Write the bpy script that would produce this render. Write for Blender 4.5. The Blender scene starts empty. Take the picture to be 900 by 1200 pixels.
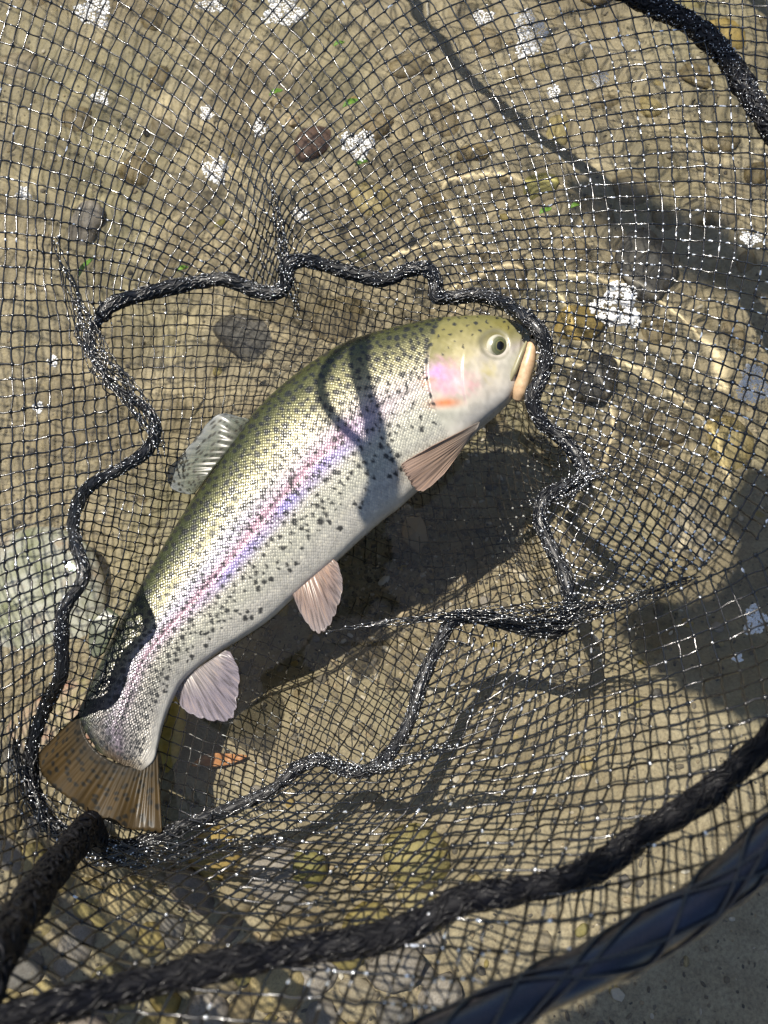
import bpy, bmesh, math, random
import numpy as np
from mathutils import Vector, Matrix

sc = bpy.context.scene
C = sc.collection
rng = np.random.default_rng(11)
random.seed(5)

# ------------------------------------------------------------------ camera
W, H = 900.0, 1200.0                       # pixel frame of the photograph
F = 1082.0                                 # focal length in those pixels
TILT = math.radians(18)
DIST = 0.637
FWD = np.array([0, math.sin(TILT), -math.cos(TILT)])
UP = np.array([0, math.cos(TILT), math.sin(TILT)])
RIGHT = np.array([1.0, 0, 0])
CAM = -FWD * DIST


def ray(px, py):
    px = np.asarray(px, float)[..., None]
    py = np.asarray(py, float)[..., None]
    return FWD + (px - W / 2) / F * RIGHT - (py - H / 2) / F * UP


def at(px, py, z):
    d = ray(px, py)
    t = (np.asarray(z, float) - CAM[2]) / d[..., 2]
    return CAM + d * t[..., None]


def to_px(P):
    q = np.asarray(P) - CAM
    dep = q @ FWD
    return np.stack([W / 2 + F * (q @ RIGHT) / dep, H / 2 - F * (q @ UP) / dep], -1)


cam = bpy.data.cameras.new('camera')
cam_o = bpy.data.objects.new('camera', cam)
C.objects.link(cam_o)
cam_o.location = CAM
cam_o.rotation_euler = (TILT, 0, 0)
cam.sensor_fit = 'VERTICAL'
cam.sensor_height = 36
cam.lens = F / H * 36
cam.clip_start = 0.01
cam.clip_end = 200
cam.dof.use_dof = True
cam.dof.focus_distance = 0.625
cam.dof.aperture_fstop = 10.5
sc.camera = cam_o

# ------------------------------------------------------------------ light
SUN_DIR = ray(905, 1300)                    # the way the sunlight travels (towards the photographer's own shadow)
SUN_DIR = SUN_DIR / np.linalg.norm(SUN_DIR)
to_sun = -SUN_DIR
SUN_EL = math.asin(to_sun[2])
world = bpy.data.worlds.new('World')
sc.world = world
world.use_nodes = True
wn = world.node_tree
sky = wn.nodes.new('ShaderNodeTexSky')
sky.sky_type = 'NISHITA'
sky.sun_disc = False
sky.sun_elevation = SUN_EL
sky.sun_rotation = math.atan2(to_sun[0], to_sun[1])
wn.links.new(sky.outputs[0], wn.nodes['Background'].inputs[0])
wn.nodes['Background'].inputs[1].default_value = 0.07
sun = bpy.data.lights.new('sun', 'SUN')
sun.energy = 4.6
sun.angle = math.radians(0.6)
sun.color = (1.0, 0.93, 0.82)
sun.cycles.is_caustics_light = True
sun_o = bpy.data.objects.new('sun', sun)
C.objects.link(sun_o)
sun_o.rotation_euler = Vector(SUN_DIR).to_track_quat('-Z', 'Y').to_euler()
sun_o.location = tuple(to_sun * 3)
sc.view_settings.view_transform = 'Standard'
sc.view_settings.look = 'None'
sc.view_settings.exposure = 0.9
sc.view_settings.gamma = 1
sc.view_settings.use_curve_mapping = False
sc.cycles.use_denoising = True
sc.cycles.max_bounces = 8
sc.cycles.transmission_bounces = 6
sc.cycles.transparent_max_bounces = 10
sc.cycles.caustics_reflective = False
sc.cycles.caustics_refractive = True
sc.cycles.sample_clamp_indirect = 3

# ------------------------------------------------------------------ helpers


def tag(o, label=None, cat=None, group=None, kind=None):
    if label: o['label'] = label
    if cat: o['category'] = cat
    if group: o['group'] = group
    if kind: o['kind'] = kind
    return o


def mesh_obj(name, verts, faces, mat, parent=None, smooth=True, receiver=True):
    me = bpy.data.meshes.new(name)
    if isinstance(faces, np.ndarray):
        n = faces.shape[1]
        v = np.asarray(verts, np.float32)
        me.vertices.add(len(v))
        me.vertices.foreach_set('co', v.ravel())
        me.loops.add(faces.size)
        me.loops.foreach_set('vertex_index', faces.astype(np.int32).ravel())
        me.polygons.add(len(faces))
        me.polygons.foreach_set('loop_start', np.arange(0, faces.size, n, dtype=np.int32))
        me.polygons.foreach_set('use_smooth', np.full(len(faces), smooth))
        me.update(calc_edges=True)
        me.validate()
    else:
        me.from_pydata([tuple(map(float, p)) for p in verts], [], faces)
        me.polygons.foreach_set('use_smooth', [smooth] * len(me.polygons))
        me.update()
    me.materials.append(mat)
    o = bpy.data.objects.new(name, me)
    C.objects.link(o)
    if parent is not None:
        o.parent = parent
        o.matrix_parent_inverse = parent.matrix_basis.inverted()
    o.cycles.is_caustics_receiver = receiver
    return o


def empty(name, loc):
    o = bpy.data.objects.new(name, None)
    C.objects.link(o)
    o.location = tuple(loc)
    o.empty_display_size = 0.02
    return o


def catmull(pts, n, closed=False):
    P = np.asarray(pts, float)
    m = len(P)
    if closed:
        Q = np.vstack([P[-1], P, P[:2]])
        segs = m
    else:
        Q = np.vstack([2 * P[0] - P[1], P, 2 * P[-1] - P[-2]])
        segs = m - 1
    t = np.linspace(0, segs, n, endpoint=not closed)
    i = np.minimum(t.astype(int), segs - 1)
    f = (t - i)[:, None]
    a, b, c, d = Q[i], Q[i + 1], Q[i + 2], Q[i + 3]
    return .5 * (2 * b + (c - a) * f + (2 * a - 5 * b + 4 * c - d) * f ** 2 + (3 * b - a - 3 * c + d) * f ** 3)


def frames(P, closed=False):
    T = np.gradient(P, axis=0)
    if closed:
        T = np.roll(P, -1, 0) - np.roll(P, 1, 0)
    T /= np.linalg.norm(T, axis=1)[:, None] + 1e-12
    N = np.cross(T, [0, 0, 1.0])
    N /= np.linalg.norm(N, axis=1)[:, None] + 1e-12
    B = np.cross(N, T)
    return T, N, B


def tube(P, r, k=8, closed=False):
    n = len(P)
    r = np.broadcast_to(np.asarray(r, float), (n,))
    T, N, B = frames(P, closed)
    a = np.arange(k) / k * 2 * np.pi
    V = P[:, None] + r[:, None, None] * (np.cos(a)[None, :, None] * N[:, None] + np.sin(a)[None, :, None] * B[:, None])
    V = V.reshape(-1, 3)
    rows = n if closed else n - 1
    i = np.arange(rows)[:, None]
    j = np.arange(k)[None]
    i2 = (i + 1) % n
    j2 = (j + 1) % k
    Fc = np.stack([i * k + j, i * k + j2, i2 * k + j2, i2 * k + j], -1).reshape(-1, 4)
    return V, Fc


class Acc:
    def __init__(s): s.v = []; s.f = []; s.n = 0
    def add(s, V, Fc):
        s.v.append(V); s.f.append(Fc + s.n); s.n += len(V)
    def get(s): return np.vstack(s.v), np.vstack(s.f)


def rope(P, r, strands=11, pitch=5.0, closed=False, seed=0):
    """braided cord: fine yarns winding both ways round a core, a little frayed; P dense centre line"""
    rg = np.random.default_rng(seed)
    n = len(P) * 2
    r = np.interp(np.linspace(0, 1, n), np.linspace(0, 1, len(P)), np.broadcast_to(np.asarray(r, float), (len(P),)))
    P = catmull(P, n, closed)
    L = np.concatenate([[0], np.cumsum(np.linalg.norm(np.diff(P, axis=0), axis=1))])
    r = r * (1 + .06 * np.sin(L * 120 + 1) + .04 * np.sin(L * 310 + 2))
    T, N, B = frames(P, closed)
    acc = Acc()
    acc.add(*tube(P, r * .86, 10, closed))
    tot = L[-1]
    turns = max(1, round(tot / (r.mean() * 2 * np.pi) / pitch))
    for sgn in (1, -.35):
        for s in range(strands):
            wob = .25 * np.sin(L * rg.uniform(120, 420) + rg.uniform(0, 6)) + .15 * np.sin(L * rg.uniform(500, 900) + rg.uniform(0, 6))
            ph = sgn * (L / tot * turns * 2 * np.pi) + (s + rg.uniform(-.3, .3)) / strands * 2 * np.pi + wob
            rr = r * (.84 + .07 * np.sin(L * rg.uniform(200, 700) + rg.uniform(0, 6)) + .02 * np.sin(ph * 3))
            Q = P + rr[:, None] * (np.cos(ph)[:, None] * N + np.sin(ph)[:, None] * B)
            acc.add(*tube(Q, r * rg.uniform(.09, .15), 4, closed))
    for s in range(int(tot / .010)):                  # stray fibres and stitch ends
        k = rg.integers(0, n - 8)
        a = rg.uniform(0, 6.28)
        d = np.cos(a) * N[k] + np.sin(a) * B[k]
        tt = np.linspace(0, 1, 6)[:, None]
        Q = P[k] + d * r[k] * .8 + (d * rg.uniform(.2, .7) + T[k] * rg.uniform(-1.3, 1.3)) * r[k] * tt * .6 + rg.normal(size=3) * r[k] * .2 * tt ** 2
        acc.add(*tube(Q, r[k] * .05, 4))
    return acc.get()


def poly_mask(poly, x, y):
    x = np.asarray(x, float); y = np.asarray(y, float)
    ins = np.zeros(x.shape, bool)
    n = len(poly)
    for i in range(n):
        x1, y1 = poly[i][:2]
        x2, y2 = poly[(i + 1) % n][:2]
        c = ((y1 > y) != (y2 > y)) & (x < (x2 - x1) * (y - y1) / (y2 - y1 + 1e-9) + x1)
        ins ^= c
    return ins


def sines(x, y, n, k0, k1, seed):
    rg = np.random.default_rng(seed)
    out = np.zeros_like(x)
    for _ in range(n):
        k = math.exp(rg.uniform(math.log(k0), math.log(k1)))
        a = rg.uniform(0, 2 * np.pi)
        out += np.sin(k * (x * math.cos(a) + y * math.sin(a)) + rg.uniform(0, 6.28))
    return out / math.sqrt(n)


def smooth(a, b, x):
    t = np.clip((x - a) / (b - a), 0, 1)
    return t * t * (3 - 2 * t)


# ------------------------------------------------------------------ materials
class NT:
    def __init__(s, name):
        s.m = bpy.data.materials.new(name)
        s.m.use_nodes = True
        s.t = s.m.node_tree
        s.b = s.t.nodes['Principled BSDF']
        s.out = s.t.nodes['Material Output']
    def n(s, typ, **kw):
        nd = s.t.nodes.new(typ)
        for k, v in kw.items(): setattr(nd, k, v)
        return nd
    def l(s, a, b): s.t.links.new(a, b)
    def ramp(s, fac, stops):
        r = s.n('ShaderNodeValToRGB')
        e = r.color_ramp.elements
        while len(e) > 1: e.remove(e[0])
        e[0].position = stops[0][0]; e[0].color = (*stops[0][1], 1)
        for p, c in stops[1:]:
            x = e.new(p); x.color = (*c, 1)
        s.l(fac, r.inputs[0])
        return r.outputs[0]
    def noise(s, scale, detail=4, rough=.55, vec=None):
        nd = s.n('ShaderNodeTexNoise')
        nd.inputs['Scale'].default_value = scale
        nd.inputs['Detail'].default_value = detail
        nd.inputs['Roughness'].default_value = rough
        if vec is not None: s.l(vec, nd.inputs['Vector'])
        return nd.outputs[0]
    def mix(s, fac, a, b, mode='MIX'):
        nd = s.n('ShaderNodeMix', data_type='RGBA', blend_type=mode)
        for i, x in ((0, fac), (6, a), (7, b)):
            if isinstance(x, (int, float)): nd.inputs[i].default_value = x
            elif isinstance(x, tuple): nd.inputs[i].default_value = (*x, 1)
            else: s.l(x, nd.inputs[i])
        return nd.outputs[2]
    def bump(s, h, strength, dist):
        nd = s.n('ShaderNodeBump')
        nd.inputs['Strength'].default_value = strength
        nd.inputs['Distance'].default_value = dist
        s.l(h, nd.inputs['Height'])
        s.l(nd.outputs[0], s.b.inputs['Normal'])
        return nd
    def set(s, **kw):
        for k, v in kw.items():
            k = k.replace('_', ' ')
            s.b.inputs[k].default_value = (*v, 1) if isinstance(v, tuple) and len(v) == 3 else v
        return s


def pos(nt):
    return nt.n('ShaderNodeNewGeometry').outputs['Position']


def mat_bed():
    t = NT('silty_sand')
    p = pos(t)
    n1 = t.noise(9, 5, .6, p)
    n2 = t.noise(55, 4, .6, p)
    n3 = t.noise(420, 3, .7, p)
    n4 = t.noise(4.3, 3, .5, p)
    c = t.ramp(n1, [(.30, (.24, .20, .13)), (.48, (.38, .322, .215)), (.62, (.44, .38, .265)), (.75, (.32, .28, .165))])
    c = t.mix(.4, c, t.ramp(n2, [(.35, (.5, .47, .43)), (.6, (1, 1, 1))]), 'MULTIPLY')
    c = t.mix(.55, c, t.ramp(n3, [(.33, (.38, .35, .33)), (.52, (.95, .93, .9)), (.68, (1.35, 1.3, 1.2))]), 'MULTIPLY')
    c = t.mix(t.ramp(n4, [(.5, (0, 0, 0)), (.68, (.6, .6, .6))]), c, (.19, .175, .09))
    t.l(c, t.b.inputs['Base Color'])
    t.set(Roughness=.85)
    t.bump(n3, .6, .0015)
    return t.m


def mat_stone(name, stops, spots=.5):
    t = NT(name)
    tc = t.n('ShaderNodeTexCoord').outputs['Object']
    oi = t.n('ShaderNodeObjectInfo').outputs['Random']
    add = t.n('ShaderNodeVectorMath', operation='ADD')
    t.l(tc, add.inputs[0]); t.l(oi, add.inputs[1])
    base = t.ramp(oi, stops)
    n1 = t.noise(2.4, 5, .65, add.outputs[0])
    n2 = t.noise(16, 4, .7, add.outputs[0])
    c = t.mix(.7, base, t.ramp(n1, [(.3, (.55, .52, .45)), (.55, (1, 1, 1)), (.75, (1.25, 1.15, .9))]), 'MULTIPLY')
    c = t.mix(spots, c, t.ramp(n2, [(.36, (.4, .38, .36)), (.55, (1, 1, 1)), (.7, (1.3, 1.25, 1.2))]), 'MULTIPLY')
    t.l(c, t.b.inputs['Base Color'])
    t.set(Roughness=.6)
    t.bump(n2, .4, .002)
    return t.m


def mat_plain(name, col, rough=.5, **kw):
    t = NT(name)
    t.set(Base_Color=col, Roughness=rough, **kw)
    return t.m


def mat_twine(name, col=(.004, .0042, .005), rough=.22, bscale=900, coat=.6):
    t = NT(name)
    p = pos(t)
    n = t.noise(bscale, 2, .5, p)
    n2 = t.noise(38, 2, .5, p)
    t.l(t.ramp(n2, [(.35, (rough * .7,) * 3), (.65, (rough * 1.5,) * 3)]), t.b.inputs['Roughness'])
    t.set(Base_Color=col, IOR=1.5, Coat_Weight=coat, Coat_Roughness=.12)
    t.bump(n, .35, .0004)
    return t.m


M = {}
M['bed'] = mat_bed()
M['pebble_tan'] = mat_stone('river_pebble_tan', [(0, (.26, .20, .11)), (.3, (.34, .28, .18)), (.6, (.22, .17, .085)), (1, (.36, .31, .23))])
M['pebble_grey'] = mat_stone('river_pebble_grey', [(0, (.17, .16, .15)), (.35, (.29, .26, .23)), (.7, (.38, .34, .30)), (1, (.21, .165, .14))])
M['pebble_gold'] = mat_stone('river_pebble_gold', [(0, (.44, .31, .10)), (.4, (.34, .28, .10)), (.7, (.50, .40, .21)), (1, (.25, .23, .07))])
M['gravel'] = mat_stone('fine_gravel', [(0, (.22, .19, .14)), (1, (.2, .18, .14))], .9)
M['twine'] = mat_twine('wet_black_twine')
M['cord'] = mat_twine('wet_black_cord', (.003, .0034, .005), .36, 2200, .14)
M['cord'].node_tree.nodes['Principled BSDF'].inputs['Specular IOR Level'].default_value = .4


def mat_water():
    t = NT('clear_stream_water')
    t.t.nodes.remove(t.b)
    g = t.n('ShaderNodeBsdfGlass')
    g.inputs['Roughness'].default_value = 0
    g.inputs['IOR'].default_value = 1.33
    g.inputs['Color'].default_value = (.97, .98, .955, 1)
    t.l(g.outputs[0], t.out.inputs[0])
    return t.m


M['water'] = mat_water()

# ------------------------------------------------------------------ streambed, water
BED = -0.145
WL = 0.000                                  # water level


def axis(a, b, step, far):
    core = np.arange(a, b + step / 2, step)
    out = []
    d, x = step, 0
    while x < far:
        d *= 1.35
        x += d
        out.append(x)
    out = np.array(out)
    return np.concatenate([(a - out)[::-1], core, b + out])


def sheet(xs, ys, fz):
    X, Y = np.meshgrid(xs, ys)
    Z = fz(X, Y)
    V = np.stack([X, Y, Z], -1).reshape(-1, 3)
    i = np.arange(X.size).reshape(X.shape)
    Q = np.stack([i[:-1, :-1], i[:-1, 1:], i[1:, 1:], i[1:, :-1]], -1).reshape(-1, 4)
    return V, Q


def bed_z(x, y):
    fall = np.exp(-(np.maximum(0, np.hypot(x, y) - .8) / 2) ** 2)
    return np.interp(y, [-.45, -.25, -.13, -.05, .10, .4], [-.045, -.055, -.078, -.130, -.195, -.24]) - .05 * smooth(-.08, -.24, x) * smooth(-.22, -.05, y) + (.006 * sines(x, y, 10, 8, 30, 3) + .0022 * sines(x, y, 16, 50, 160, 4) + .0009 * sines(x, y, 20, 250, 700, 5)) * (.4 + .6 * fall)


def bend(d):
    d = d / np.linalg.norm(d, axis=-1, keepdims=True)
    h = d[..., :2] / 1.33
    return np.concatenate([h, -np.sqrt(1 - (h ** 2).sum(-1, keepdims=True))], -1)


def on_bed(px, py, lift=0.0):
    """point of the bed seen through the water at a photo pixel"""
    q = at(np.asarray(px, float), np.asarray(py, float), WL)
    r = bend(q - CAM)
    z = np.full(q.shape[:-1], BED)
    for _ in range(6):
        p = q + r * ((z + lift - WL) / r[..., 2])[..., None]
        z = bed_z(p[..., 0], p[..., 1])
    return p


V, Q = sheet(axis(-.5, .5, .005, 60), axis(-.5, .62, .005, 60), bed_z)
bed = mesh_obj('streambed', V, Q, M['bed'])
tag(bed, kind='structure')

# ripple crests seen as bright lines on the bed (pixel polylines, laid on the water plane)
CRESTS = [
    ([(470, 120), (560, 118), (650, 140), (740, 190), (830, 225), (930, 235)], .0017, .0085),
    ([(480, 260), (545, 250), (600, 262), (640, 300), (655, 350)], .0013, .007),
    ([(640, 250), (720, 265), (790, 305), (830, 350), (850, 410)], .0013, .0075),
    ([(660, 350), (730, 385), (790, 430), (830, 470), (860, 540)], .0012, .007),
    ([(430, 90), (500, 200), (560, 225)], .0008, .007),
    ([(380, 215), (440, 205), (500, 212)], .0009, .006),
    ([(345, 335), (400, 345), (450, 335), (495, 340)], .0010, .006),
    ([(760, 540), (800, 580), (805, 640), (770, 690)], .0010, .008),
    ([(640, 370), (680, 400), (700, 460), (690, 520)], .0010, .006),
]


def seg_dist(x, y, P):
    best = np.full(x.shape, 9e9)
    for a, b in zip(P[:-1], P[1:]):
        d = b - a
        t = np.clip(((x - a[0]) * d[0] + (y - a[1]) * d[1]) / (d @ d), 0, 1)
        best = np.minimum(best, np.hypot(x - a[0] - t * d[0], y - a[1] - t * d[1]))
    return best


def water_z(x, y):
    z = .00036 * sines(x, y, 12, 45, 100, 21) + .00003 * sines(x, y, 16, 150, 300, 22)
    up = smooth(-.1, .25, y + .5 * x)
    z *= .6 + .6 * up
    near = (np.abs(x) < .6) & (np.abs(y) < .8)
    xn, yn = x[near], y[near]
    add = np.zeros(xn.shape)
    for pl, amp, sg in CRESTS:
        pp = catmull(np.array(pl, float), 24) - [15, 105]   # the light lands lower in the picture than the crest that bends it
        P = at(pp[:, 0], pp[:, 1], WL)[:, :2]
        d = seg_dist(xn, yn, P)
        add += amp / .0017 * .0011 * np.exp(-(d / (sg * 1.5)) ** 2)
    z[near] += add
    return z + WL


V, Q = sheet(axis(-.40, .40, .0027, 60), axis(-.46, .56, .0027, 60), water_z)
water = mesh_obj('water', V, Q, M['water'], receiver=False)
tag(water, kind='structure')
water.cycles.is_caustics_caster = True

# ------------------------------------------------------------------ trout
ST = np.array([  # dorsal px, ventral px, half thickness (m), z dorsal, z ventral
    (625, 391, 622, 399, .002, .024, .018),
    (616, 382, 611, 440, .009, .026, .008),
    (598, 375, 600, 466, .0145, .027, .000),
    (572, 371, 583, 484, .0200, .027, -.006),
    (545, 372, 571, 495, .0245, .026, -.010),
    (510, 375, 553, 512, .0265, .025, -.014),
    (475, 382, 533, 537, .0285, .024, -.018),
    (440, 391, 512, 557, .030, .023, -.021),
    (405, 403, 490, 576, .031, .022, -.023),
    (370, 423, 468, 596, .0315, .021, -.025),
    (335, 449, 446, 613, .0315, .021, -.026),
    (305, 477, 422, 634, .0305, .020, -.027),
    (277, 510, 396, 658, .029, .020, -.027),
    (252, 545, 368, 681, .0275, .020, -.026),
    (228, 582, 342, 704, .0255, .019, -.025),
    (205, 618, 315, 728, .023, .019, -.023),
    (183, 655, 285, 748, .0205, .018, -.020),
    (163, 690, 255, 766, .018, .018, -.016),
    (145, 722, 232, 783, .0155, .018, -.012),
    (128, 755, 213, 801, .0135, .018, -.007),
    (112, 790, 200, 826, .0115, .019, -.002),
    (99, 818, 191, 850, .0095, .020, .003),
    (91, 838, 185, 875, .0075, .021, .006),
    (98, 854, 180, 892, .0050, .021, .009),
    (116, 882, 164, 906, .0020, .020, .012),
], float)
NU, NV = 620, 264
zm = (ST[:, 5] + ST[:, 6]) / 2
ST[:, 5] = zm + .002 + (ST[:, 5] - zm) * .45
ST[:, 6] = zm + .006 + (ST[:, 6] - zm) * .45
S = catmull(ST, NU)
Dpx, Vpx = S[:, 0:2], S[:, 2:4]
D3 = at(Dpx[:, 0], Dpx[:, 1], S[:, 5])
V3 = at(Vpx[:, 0], Vpx[:, 1], S[:, 6])
mid = (D3 + V3) / 2
half = (D3 - V3) / 2
ax = np.gradient(mid, axis=0)
ax /= np.linalg.norm(ax, axis=1)[:, None]
nrm = np.cross(half, ax)
nrm /= np.linalg.norm(nrm, axis=1)[:, None]
nrm *= np.sign(nrm[:, 2:3])
phi = np.arange(NV) / NV * 2 * np.pi
cx = np.cos(phi)
sx = np.sign(np.sin(phi)) * np.abs(np.sin(phi)) ** np.where(phi < np.pi, np.interp(phi, [0, 1.2, 2.2, np.pi], [.9, .85, .60, .50]), .86)
wv = (1 - cx) / 2                                    # 0 back, 1 belly
PX = Dpx[:, None] * (1 - wv)[None, :, None] + Vpx[:, None] * wv[None, :, None]
X_, Y_ = PX[..., 0], PX[..., 1]
Wg = np.broadcast_to(wv, X_.shape)
Ug = np.broadcast_to(np.linspace(0, 1, NU)[:, None], X_.shape)
topside = np.broadcast_to(np.sin(phi) > -.02, X_.shape)
# relief: gill cover plate, cheek, eye socket, brow, jaw line
xg = 499 + ((Y_ - 446) / 58) ** 2 * 16
gill = smooth(-1.5, 3, X_ - xg) * smooth(560, 540, X_ - (Y_ - 440) * .15) * smooth(395, 412, Y_) * smooth(505, 492, Y_)
xp = 541 + ((Y_ - 452) / 55) ** 2 * 14
pre = smooth(-1, 2.5, X_ - xp) * smooth(585, 560, X_) * smooth(418, 430, Y_) * smooth(498, 480, Y_)
eyed = np.hypot(X_ - 583, Y_ - 413)
sock = np.exp(-(eyed / 15.5) ** 4)
jawc = np.abs((X_ - 598) * .8 + (Y_ - 440) * .55)
rel = .0016 * gill + .0007 * pre - .0030 * sock + .0003 * np.exp(-((eyed - 21) / 5) ** 2)
rel -= .0012 * np.exp(-(np.hypot(X_ - 614, Y_ - 392) / 3.2) ** 2)      # nostril
rel += .0004 * sines(X_ / 30, Y_ / 30, 8, 1, 4, 8) * .5
latl = .53 - .03 * Ug
rel -= .0003 * np.exp(-((Wg - latl) / .012) ** 2) * smooth(.2, .3, Ug)
rel -= .0007 * np.exp(-((Wg - .36) / .05) ** 2) * smooth(.80, .86, Ug) - .0006 * np.exp(-((Wg - .5) / .05) ** 2) * smooth(.80, .86, Ug)
BODY = mid[:, None] + half[:, None] * cx[None, :, None] + nrm[:, None] * (S[:, 4][:, None] * sx[None] + rel * (np.sin(phi) > 0))[..., None]


_wx = X_ + 2.6 * sines(X_ / 10, Y_ / 10, 10, 2, 9, 81)
_wy = Y_ + 2.6 * sines(X_ / 10, Y_ / 10, 10, 2, 9, 82)


def blob(x, y, r, p=2):
    return np.exp(-(np.hypot(_wx - x, _wy - y) / r) ** p)


def lerp(col, c, f):
    return col * (1 - f[..., None]) + np.array(c) * f[..., None]


key = [(0, (.045, .052, .018)), (.07, (.065, .072, .026)), (.15, (.105, .105, .042)), (.26, (.21, .198, .105)), (.38, (.33, .307, .215)),
       (.48, (.42, .385, .345)), (.60, (.45, .44, .365)), (.76, (.47, .465, .39)), (.88, (.54, .52, .46)), (1, (.58, .56, .51))]
kx = [k[0] for k in key]
n_lo = sines(X_ / 10, Y_ / 10, 14, .6, 3, 31) * .5
wj = np.clip(Wg + .02 * n_lo, 0, 1)
COL = np.stack([np.interp(wj, kx, [k[1][i] for k in key]) for i in range(3)], -1)
# pink and lilac band
band = np.exp(-((wj - latl) / .085) ** 2) * smooth(.24, .42, Ug)
COL = lerp(COL, (.38, .29, .40), band * .85)
bl = np.exp(-((wj - latl - .05) / .05) ** 2) * smooth(.34, .42, Ug) * smooth(.72, .62, Ug)
COL = lerp(COL, (.20, .185, .50), bl * .85 * (.6 + .4 * np.tanh(n_lo * 2)))
pk = np.exp(-((wj - latl + .01) / .028) ** 2) * smooth(.36, .44, Ug) * smooth(.92, .75, Ug)
COL = lerp(COL, (.50, .29, .32), pk * .6)
b2 = np.exp(-((wj - latl + .10) / .06) ** 2) * smooth(.45, .6, Ug)
COL = lerp(COL, (.27, .28, .42), b2 * .55)
tl = smooth(.68, .90, Ug)
COL = lerp(COL, (.055, .05, .062), tl * .84 * smooth(1.06, .7, wj))
# head
head = smooth(6, -6, xg - X_)
top_head = head * smooth(18, -10, Y_ - np.interp(X_, [500, 548, 572, 610], [440, 432, 408, 396]))
COL = lerp(COL, (.19, .17, .055), top_head * .9)
COL = lerp(COL, (.12, .12, .05), head * smooth(.16, .03, wj) * .7)
COL = lerp(COL, (.46, .40, .20), head * blob(548, 428, 22) * .8)
COL = lerp(COL, (.54, .49, .42), head * blob(572, 455, 30) * .95)
COL = lerp(COL, (.64, .33, .40), blob(522, 458, 19, 3) * .95)
COL = lerp(COL, (.50, .27, .56), blob(512, 450, 9) * .8)
COL = lerp(COL, (.72, .50, .54), blob(535, 462, 8) * .8)
COL = lerp(COL, (.66, .36, .38), blob(552, 462, 10) * .7)
COL = lerp(COL, (.62, .17, .04), np.exp(-(np.abs((Y_ - 485) + (X_ - 520) * .12) / 5) ** 2) * np.exp(-((X_ - 521) / 17) ** 2) * .85)
COL = lerp(COL, (.50, .24, .10), blob(500, 462, 6) * .7)
COL = lerp(COL, (.50, .42, .13), blob(575, 445, 9) * .6)
COL = lerp(COL, (.22, .25, .30), blob(618, 384, 10) * .85)
COL = lerp(COL, (.50, .48, .44), head * smooth(.82, .95, wj))
COL = lerp(COL, (.34, .28, .26), np.exp(-((X_ - xg - 1) / 1.8) ** 2) * smooth(420, 435, Y_) * smooth(495, 480, Y_) * .6)
COL = lerp(COL, (.38, .25, .28), np.exp(-((X_ - xp) / 1.5) ** 2) * smooth(430, 440, Y_) * smooth(490, 475, Y_) * .6)
COL = lerp(COL, (.20, .19, .13), np.exp(-((eyed - 17) / 2.5) ** 2) * .6)
# body spots
rs = np.random.default_rng(77)
spots = []
tries = 0
while len(spots) < 980 and tries < 60000:
    tries += 1
    u = rs.uniform(.20, .985)
    w = rs.uniform(.02, .92)
    dens = np.interp(w, [0, .1, .30, .40, .5, .6, .75, .92], [.9, 1, .95, .5, .16, .09, .05, .0])
    dens *= np.interp(u, [.2, .32, .42, .6, .75, .85, .95, 1], [.20, .30, .7, .95, 1, 1.2, 1.2, .9])
    if u > .8: dens = max(dens, .55 * (w < .85))
    if rs.uniform() > dens: continue
    iu = int(u * (NU - 1))
    p = Dpx[iu] * (1 - w) + Vpx[iu] * w
    if p[0] > 500 + ((p[1] - 446) / 58) ** 2 * 16: continue
    r = rs.uniform(1.7, 3.6) * (1.35 if w < .4 else .95) * np.interp(u, [.2, .4, 1], [.85, 1.1, .95])
    if any(np.hypot(p[0] - q[0], p[1] - q[1]) < (r + q[2]) * 1.08 for q in spots): continue
    spots.append((p[0], p[1], r, rs.uniform(0, np.pi), rs.uniform(.65, 1)))
hs = [(507, 398), (514, 408), (505, 418), (521, 397), (528, 405), (534, 413), (526, 421), (541, 400), (549, 392), (560, 388), (572, 385), (556, 404), (543, 420),
      (584, 378), (592, 384), (601, 379), (565, 398), (518, 430), (533, 390), (512, 388), (577, 392), (608, 386), (547, 380), (526, 383), (598, 391), (503, 432), (561, 378), (590, 376), (538, 378)]
for x, y in hs: spots.append((x, y, rs.uniform(1.5, 2.3), rs.uniform(0, 3), .8))
for x, y, r in [(340, 575, 4.5), (343, 588, 5), (333, 522, 5.5), (304, 560, 5), (268, 607, 5), (455, 568, 3), (392, 566, 4), (373, 620, 3.5), (265, 613, 4), (330, 650, 3)]:
    spots.append((x, y, r, rs.uniform(0, 3), .8))
dark = np.zeros(X_.shape)
jx = X_ + .9 * sines(X_ / 10, Y_ / 10, 8, 6, 16, 61)
jy = Y_ + .9 * sines(X_ / 10, Y_ / 10, 8, 6, 16, 62)
iu_px = (Dpx + Vpx) / 2
for x, y, r, a, e in spots:
    near = np.where(np.hypot(iu_px[:, 0] - x, iu_px[:, 1] - y) < 130)[0]
    if not len(near): continue
    sl = slice(near[0], near[-1] + 1)
    dx, dy = jx[sl] - x, jy[sl] - y
    p, q = dx * math.cos(a) + dy * math.sin(a), -dx * math.sin(a) + dy * math.cos(a)
    dark[sl] = np.maximum(dark[sl], smooth(1.25, .75, np.hypot(p / r, q / (r * e))))
endc = smooth(.955, .995, Ug + .012 * np.tanh(n_lo) - .02 * np.abs(Wg - .5))
COL = lerp(COL, (.06, .042, .02), endc * .9)
back = smooth(.30, .02, wj + .05 * n_lo) * smooth(.30, .75, Ug)
COL = lerp(COL, (.03, .04, .022), back * .8)
COL = lerp(COL, (.018, .02, .022), dark * .92 * (wv < .97))
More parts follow.
